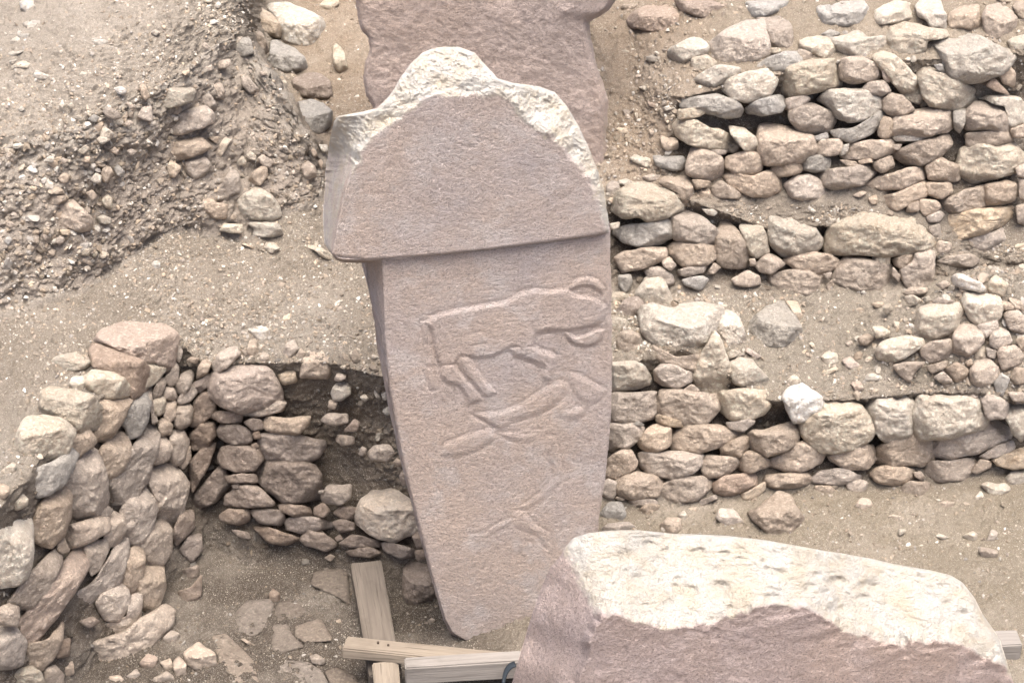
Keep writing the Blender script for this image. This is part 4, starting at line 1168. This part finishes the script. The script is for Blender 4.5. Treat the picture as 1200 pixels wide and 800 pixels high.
# ---- rear pillar (same make, further back; its head rises out of the picture)
A2 = R(7); NR = np.array([math.sin(A2), -math.cos(A2), 0]); PR = np.array([-.12, 9.95, 1.45])
rear_root = tag(empty('rear_pillar', PR), 'rough uncarved T-shaped pillar directly behind the carved one, its head cut by the top edge', 'pillar', 'T-shaped stone pillars', 'thing')
RL = [(400, -170), (385, -150), (372, -90), (374, -60), (396, -25), (414, -4), (418, 2), (421, 26), (424, 36), (432, 44), (433, 62), (427, 75), (425, 92), (428, 112), (436, 124), (440, 160), (446, 320)]
RRr = [(650, -170), (720, -165), (752, -120), (758, -60), (752, -22), (735, -8), (722, 0), (714, 12), (700, 20), (691, 26), (693, 45), (697, 63), (701, 80), (706, 95), (712, 118), (711, 160), (710, 200), (704, 320)]
def tf_rear(X, Y):
    e = mono_edge(RRr, Y) - 9; return plane_t(X, Y, PR, NR) + np.maximum(0, X - e) * .006
def dsp_rear(X, Y, Pq, ex): return pecks(Pq) - .018 * fbm(Pq, 4, 4, 12) - .007 * (1 - np.abs(fbm(Pq, 8, 4, 17))) - .006 * fbm(Pq, 36, 4, 14, .7) + .03 * smooth(26, 12, Y) * smooth(640, 690, X) * -1
X, Y, Pf, dr, tt = pillar_solid(RL, RRr, -170, 320, 240, 360, tf_rear, dsp_rear, .4, .03, 5, 3.0)
def back_r(loop):
    x, y = X.reshape(-1)[loop], Y.reshape(-1)[loop]; t0 = plane_t(x, y, PR, NR); return CAM + ray(565 + (x - 565) * .95, y + 4) * np.maximum(tt.reshape(-1)[loop] + .05, t0 + .40)[:, None]
V, Qf, Qs = close_grid(Pf, back_r); cl = np.zeros((len(V), 3)); cl[:X.size, 0] = .42 * smooth(12, 2, mono_edge(RRr, Y) - X).reshape(-1)
cyy = Y.reshape(-1)[Qf].mean(1)
to_mesh('shaft', V, Qf, Qs, M_REAR, rear_root, cl, {'head': cyy < 18}, root=rear_root, sub=False)

# ---- front pillar: only its weathered pitted head shows
A3 = R(14); NP = np.array([math.sin(A3), -math.cos(A3), .0]); PP = at_z(np.float64(705), np.float64(722), 2.7)
front_root = tag(empty('front_pillar', (PP[0] + .6, PP[1] + .2, 0)), 'nearest T-shaped pillar with a white pitted top, cut by the bottom right edge', 'pillar', 'T-shaped stone pillars', 'thing')
FL = [(741, 620.5), (716, 621), (690, 624), (672, 630), (663, 640), (656, 652), (645, 664), (638, 680), (633, 692), (622, 724), (610, 764), (600, 800), (585, 860), (566, 940), (562, 1000)]
FR = [(745, 620.5), (790, 625), (850, 627), (900, 633), (945, 641), (968, 645.5), (984, 647.5), (1020, 654), (1046, 660), (1068, 664), (1092, 668), (1115, 674), (1128, 682), (1142, 700), (1152, 720), (1165, 738), (1172, 750), (1180, 775), (1188, 800), (1198, 860), (1204, 940), (1200, 1000)]
FF = [(640, 1010), (655, 900), (670, 830), (680, 800), (688, 770), (700, 738), (706, 722), (722, 722), (745, 728), (775, 735), (800, 737), (822, 734), (840, 726), (862, 719), (890, 713), (925, 708), (945, 715), (975, 729), (1000, 742), (1050, 756), (1100, 752), (1140, 762), (1170, 776), (1184, 792), (1210, 900), (1215, 1010)]
FF = jag(FF, 7.0, 62)
PITS = [(715, 633, 5, 5), (733, 652, 9, 8), (772, 656, 11, 9), (781, 631, 5, 4), (748, 677, 6, 5), (868, 645, 6, 4), (808, 690, 9, 7), (844, 690, 12, 9), (784, 706, 5, 4), (915, 671, 8, 5), (848, 648, 6, 3), (712, 676, 5, 4),
        (934, 665, 6, 4), (957, 674, 6, 4), (980, 681, 9, 6), (1021, 686, 11, 7), (948, 688, 8, 5), (980, 714, 11, 6), (1080, 674, 7, 4), (905, 700, 8, 5), (1015, 660, 5, 3), (925, 643, 6, 3), (942, 642, 6, 3), (1130, 718, 7, 4), (1012, 700, 8, 4), (820, 645, 9, 4), (865, 655, 6, 3), (760, 636, 6, 4)]
prg = np.random.default_rng(4)
PITS += [(x, y, r_, r_ * .72) for x, y, r_ in zip(prg.uniform(700, 1120, 46), prg.uniform(640, 715, 46), prg.uniform(2.5, 5, 46)) if y > 634 + max(0, x - 850) * .14 and y < 712 + max(0, x - 980) * .2]
def tf_front(X, Y):
    Pq = np.stack([X, Y], -1); t = plane_t(X, Y, PP, NP); dd, off = seg_dist(Pq, FF, True); l = np.where(inside(Pq, FF), 0, dd)
    ux = off[..., 0] / np.maximum(dd, 1e-6); uy = -off[..., 1] / np.maximum(dd, 1e-6)
    k = np.where(ux < 0, .0062 * ux ** 2 + .0036 * uy ** 2, .0060 * ux ** 2 + .0036 * uy ** 2); rec = k * l; return t + rec + smooth(0, 14, l) * (blur(rec, 4, 14) - rec)
def dsp_front(X, Y, Pq, ex):
    sd = -signed(np.stack([X, Y], -1), FF); top = smooth(0, 10, sd) * smooth(655, 690, X - (Y - 650) * .1) ; h = np.zeros(X.shape)
    for (a, b, c1, c2) in PITS:
        q = ((X - a) / c1) ** 2 + ((Y - b) / c2) ** 2; h -= .015 * np.exp(-q ** 1.5) * (c1 / 8) ** .7 * smooth(2, 14, ex)
    h += top * (.014 * fbm(Pq, 6, 4, 31) + .012 * fbm(Pq * [1, 2.2, 1], 18, 4, 33, .65)) + .010 * fbm(Pq, 4, 3, 35) + .006 * fbm(Pq, 36, 4, 37, .72) * (1 - .3 * top)
    h += .022 * fbm(Pq * [1, 1, 2], 9, 4, 39) * smooth(-35, 0, sd) * (1 - top) * (X > 800)
    return -h
X, Y, Pf, dr, tt = pillar_solid(FL, FR, 620.5, 1000, 420, 300, tf_front, dsp_front, .4, .03, 6, .0, 1.7)
def back_f(loop):
    x, y = X.reshape(-1)[loop], Y.reshape(-1)[loop]; t0 = plane_t(x, y, PP, NP); return CAM + ray(880 + (x - 880) * .985, y + 5) * np.maximum(tt.reshape(-1)[loop] + .05, t0 + .42)[:, None]
V, Qf, Qs = close_grid(Pf, back_f); PX = np.stack([X, Y], -1).reshape(-1, 2); sd = -signed(PX, FF)
fr = smooth(-12, 14, sd) * smooth(660, 715, PX[:, 0] + (700 - PX[:, 1]) * .45); fr = np.maximum(fr, .2 * smooth(-2, 4, sd) * (PX[:, 0] < 712)); cl = np.zeros((len(V), 3)); cl[:len(fr), 0] = fr
to_mesh('head', V, Qf, Qs, M_FRONT, front_root, cl)
# its shaft, below the picture
zb = V[:, 2].min() + .1; cen = V[(V[:, 2] < zb + .3)].mean(0)
def box(cx, L, W, H, xd, yd, zd, bev=.01, seg=1):
    xd, yd, zd = [np.asarray(q, float) / np.linalg.norm(q) for q in (xd, yd, zd)]
    import bmesh
    bm = bmesh.new(); bmesh.ops.create_cube(bm, size=1)
    for v_ in bm.verts: v_.co = tuple(np.asarray(cx) + xd * v_.co.x * L + yd * v_.co.y * W + zd * v_.co.z * H)
    bmesh.ops.recalc_face_normals(bm, faces=bm.faces)
    bmesh.ops.bevel(bm, geom=bm.edges[:], offset=bev, segments=2, affect='EDGES')
    bmesh.ops.subdivide_edges(bm, edges=[e for e in bm.edges if e.calc_length() > .12], cuts=6, use_grid_fill=True)
    bm.verts.ensure_lookup_table(); V_ = np.array([v_.co[:] for v_ in bm.verts]); F_ = [tuple(v_.index for v_ in f.verts) for f in bm.faces]; bm.free(); return V_, F_
V_, F_ = box((cen[0] + .05, cen[1] + .22, zb / 2), 1.0, .42, zb + .2, (math.cos(A3), math.sin(A3), 0), (-math.sin(A3), math.cos(A3), 0), (0, 0, 1), .03)
V_ = V_ + .015 * np.stack([fbm(V_, 5, 3, 1), fbm(V_, 5, 3, 2), 0 * V_[:, 0]], 1)
link_mesh('shaft', V_, F_, M_FRONT, front_root, origin=np.asarray(front_root.location), colors=np.zeros((len(V_), 3)))

# ---------------------------------------------------------------- timbers by the pit
def timber(name, label, a, b, wd, th, mat, roll=0.0, bev=.006):
    a, b = np.asarray(a), np.asarray(b); xd = b - a; L = np.linalg.norm(xd); xd = xd / L
    yd = np.cross([0, 0, 1], xd); yd /= np.linalg.norm(yd); zd = np.cross(xd, yd)
    yd, zd = yd * math.cos(roll) + zd * math.sin(roll), zd * math.cos(roll) - yd * math.sin(roll)
    V_, F_ = box((0, 0, 0), L, wd, th, (1, 0, 0), (0, 1, 0), (0, 0, 1), bev)
    V_ = V_ + .004 * np.stack([fbm(V_ + a, 9, 3, 3) * .6, fbm(V_ + a, 5, 3, 4), fbm(V_ + a, 5, 3, 5)], 1)
    o = link_mesh(name, V_, F_, mat, smooth_=False)
    from mathutils import Matrix, Vector
    Mx = Matrix(((xd[0], yd[0], zd[0], 0), (xd[1], yd[1], zd[1], 0), (xd[2], yd[2], zd[2], 0), (0, 0, 0, 1)))
    o.matrix_world = Matrix.Translation(tuple((a + b) / 2 - zd * th / 2)) @ Mx
    tag(o, label, 'timber', 'timbers around the pillars'); return o
W_PALE = wood_mat('weathered_pine', (.23, .192, .148), (.18, .148, .115), (.13, .105, .08), 0)
W_DUSTY = wood_mat('dusty_pine', (.155, .13, .105), (.115, .096, .078), (.07, .058, .046), 0)
W_WHITE = wood_mat('bleached_pine', (.24, .217, .192), (.185, .166, .146), (.13, .115, .10), 0)
def pz(x, y, z): return at_z(np.float64(x), np.float64(y), z)
timber('plank', 'dusty long plank running from the pit back wall towards the viewer', pz(429, 657, .22), pz(452, 790, .10), .150, .085, W_DUSTY)
tp = timber('plank', 'pale plank lying crosswise over the long dusty plank at the pillar foot', pz(404, 752, .235), pz(660, 778, .26), .105, .055, W_PALE, R(-4))
timber('beam', 'thick bleached square beam with grey side at the bottom edge', pz(474, 776, .365), pz(720, 761, .375), .078, .10, W_WHITE)
timber('plank', 'short pale plank end sloping down below the crosswise plank', pz(451, 775, .20), pz(458, 850, .02), .120, .06, W_PALE)
timber('beam', 'sawn beam end showing behind the front pillar at the right edge', pz(1195, 746, .33), pz(1080, 750, .33), .11, .11, W_WHITE)
mn = NT('rusty_nail'); mn.b.inputs['Base Color'].default_value = (.06, .045, .035, 1)
def nail(par, px_, py_, z_):
    p = pz(px_, py_, z_); q = np.linspace(0, 2 * math.pi, 11)[:-1]; V_ = [p + .005 * np.array([math.cos(a), math.sin(a), k]) for k in (-1.5, .5) for a in q]
    F_ = [tuple(range(10))[::-1], tuple(range(10, 20))] + [(i, (i + 1) % 10, 10 + (i + 1) % 10, 10 + i) for i in range(10)]
    o = link_mesh('nail', np.array(V_), F_, mn.m, origin=p); o.parent = par; o.matrix_parent_inverse = par.matrix_world.inverted()
nail(tp, 443, 752, .245); nail(tp, 455, 755, .245)
cu = bpy.data.meshes.new('strap'); arc = [pz(590 + 14 * (1 - math.cos(q)), 803 - 22 * math.sin(q), .42) for q in np.linspace(0, 1.5, 12)]
Vs = []; Fs = []
for i, p in enumerate(arc):
    for j in range(8): Vs.append(p + .008 * np.array([math.cos(j * math.pi / 4), 2.5 * math.sin(j * math.pi / 4) * 0, math.sin(j * math.pi / 4)]) + np.array([0, .03, 0]) * (j % 4 > 1))
for i in range(11):
    for j in range(8): Fs.append((i * 8 + j, i * 8 + (j + 1) % 8, i * 8 + 8 + (j + 1) % 8, i * 8 + 8 + j))
Fs += [tuple(range(8))[::-1], tuple(range(88, 96))]
mk = NT('black_rubber'); mk.b.inputs['Base Color'].default_value = (.02, .025, .03, 1); mk.b.inputs['Roughness'].default_value = .5
tag(link_mesh('strap', np.array(Vs), Fs, mk.m, origin=np.asarray(arc[0])), 'black curved strap against the end of the bleached beam', 'strap')

# ---------------------------------------------------------------- gravel and rubble that nobody could count
def ico():
    import bmesh
    bm = bmesh.new(); bmesh.ops.create_icosphere(bm, subdivisions=2, radius=1); bm.verts.ensure_lookup_table()
    v = np.array([q.co[:] for q in bm.verts]); f = np.array([[q.index for q in p.verts] for p in bm.faces]); bm.free(); return v, f
def ico1():
    import bmesh
    bm = bmesh.new(); bmesh.ops.create_icosphere(bm, subdivisions=1, radius=1); bm.verts.ensure_lookup_table()
    v = np.array([q.co[:] for q in bm.verts]); f = np.array([[q.index for q in p.verts] for p in bm.faces]); bm.free(); return v, f
PAL = np.array([(.50, .43, .34), (.60, .54, .45), (.44, .40, .35), (.52, .42, .31), (.40, .32, .24), (.68, .63, .55), (.47, .40, .33), (.38, .315, .245), (.36, .30, .23), (.40, .33, .26), (.34, .28, .21)])
def scatter(name, label, spec, seed, base=ico1, tint=1.0):
    rg = np.random.default_rng(seed); bv, bf = base(); Vs, Fs, Cs = [], [], []; n0 = 0
    for (x0, x1, b0, b1, num, s0, s1, dark) in spec:  # low dark values put joint and pit shade into the stone colour
        ci = np.where((px_all >= x0) & (px_all <= x1))[0]; ri = np.where((BAND[:, 30] >= b0) & (BAND[:, 30] < b1))[0]
        i = rg.choice(ri, num); j = rg.choice(ci, num); p = T[i, j] + (T[np.minimum(i + 1, nr - 1), j] - T[i, j]) * rg.random((num, 1)); nrm = N[i, j]
        r = s0 * (s1 / s0) ** (rg.random(num) ** 2.2)
        clump = fbm(p, 2.2, 3, seed) > rg.uniform(-.5, .35, num); p, nrm, r = p[clump], nrm[clump], r[clump]; m = len(p)
        sc_ = rg.uniform(.45, 1.3, (m, 3)); sc_[:, 2] *= .7
        q = rg.normal(size=(m, 4)); q /= np.linalg.norm(q, axis=1, keepdims=True); a, b, c, d_ = q.T
        Rm = np.stack([np.stack([1 - 2 * (c * c + d_ * d_), 2 * (b * c - a * d_), 2 * (b * d_ + a * c)], 1), np.stack([2 * (b * c + a * d_), 1 - 2 * (b * b + d_ * d_), 2 * (c * d_ - a * b)], 1), np.stack([2 * (b * d_ - a * c), 2 * (c * d_ + a * b), 1 - 2 * (b * b + c * c)], 1)], 1)
        bvv = bv[None] * (1 + .28 * rg.normal(size=(m, len(bv), 1)).clip(-1.5, 1.5) * (.8 if len(bv) < 20 else .55)); loc = bvv * sc_[:, None] * r[:, None, None]
        V_ = np.einsum('mij,mkj->mki', Rm, loc) + (p - nrm * r[:, None] * .12)[:, None]
        Vs.append(V_.reshape(-1, 3)); Fs.append((bf[None] + (np.arange(m) * len(bv))[:, None, None] + n0).reshape(-1, 3)); n0 += m * len(bv)
        cc = PAL[rg.integers(0, len(PAL), m)] * rg.uniform(.55, 1.0, (m, 1)) * dark * .80; Cs.append(np.repeat(cc, len(bv), 0))
    o = link_mesh(name, np.concatenate(Vs), np.concatenate(Fs), M_GRAVEL, smooth_=False, colors=np.concatenate(Cs)); tag(o, label, 'gravel', kind='stuff'); return o
scatter('gravel', 'fine pale gravel scattered over the bare earth', [
    (-60, 330, 4.9, 7.9, 6500, .0025, .013, 1.1), (-60, 240, 4.0, 5.2, 2600, .004, .022, 1.05), (200, 400, 4.0, 5.2, 1500, .004, .016, 1.0),
    (-60, 460, 2.0, 4.0, 13000, .0028, .013, 1.0), (330, 440, 5.3, 8.0, 2600, .003, .012, 1.1), (690, 830, 4.9, 8.0, 5200, .003, .018, 1.05),
    (820, 1260, 6.9, 8.0, 3000, .004, .018, 1.0), (700, 1260, 2.0, 4.0, 8500, .003, .016, 1.0), (640, 1260, .3, 1.0, 9000, .0028, .014, .9),
    (700, 1260, 5.0, 6.0, 3600, .003, .014, 1.0), (100, 540, .4, 1.0, 3600, .003, .012, .6)], 3)
scatter('rubble', 'small rubble and earth clods filling gaps between stones', [
    (-60, 130, 4.0, 5.1, 420, .012, .032, 1.0), (100, 420, 3.9, 5.0, 260, .008, .022, .9), (-60, 480, 1.0, 2.1, 900, .008, .028, .45), (400, 500, 1.3, 2.2, 260, .008, .03, .7), (690, 1260, 1.0, 2.05, 600, .010, .030, .55),
    (690, 1110, 4.0, 5.05, 340, .010, .030, .6), (770, 1260, 6.0, 7.1, 800, .010, .030, .6), (1000, 1260, 1.9, 3.15, 1100, .008, .038, 1.0), (-60, 460, 2.0, 3.0, 200, .008, .02, 1.0), (700, 800, 2.0, 4.2, 160, .01, .03, 1.0), (690, 830, 6.0, 8.0, 170, .008, .026, 1.05)], 5, ico)
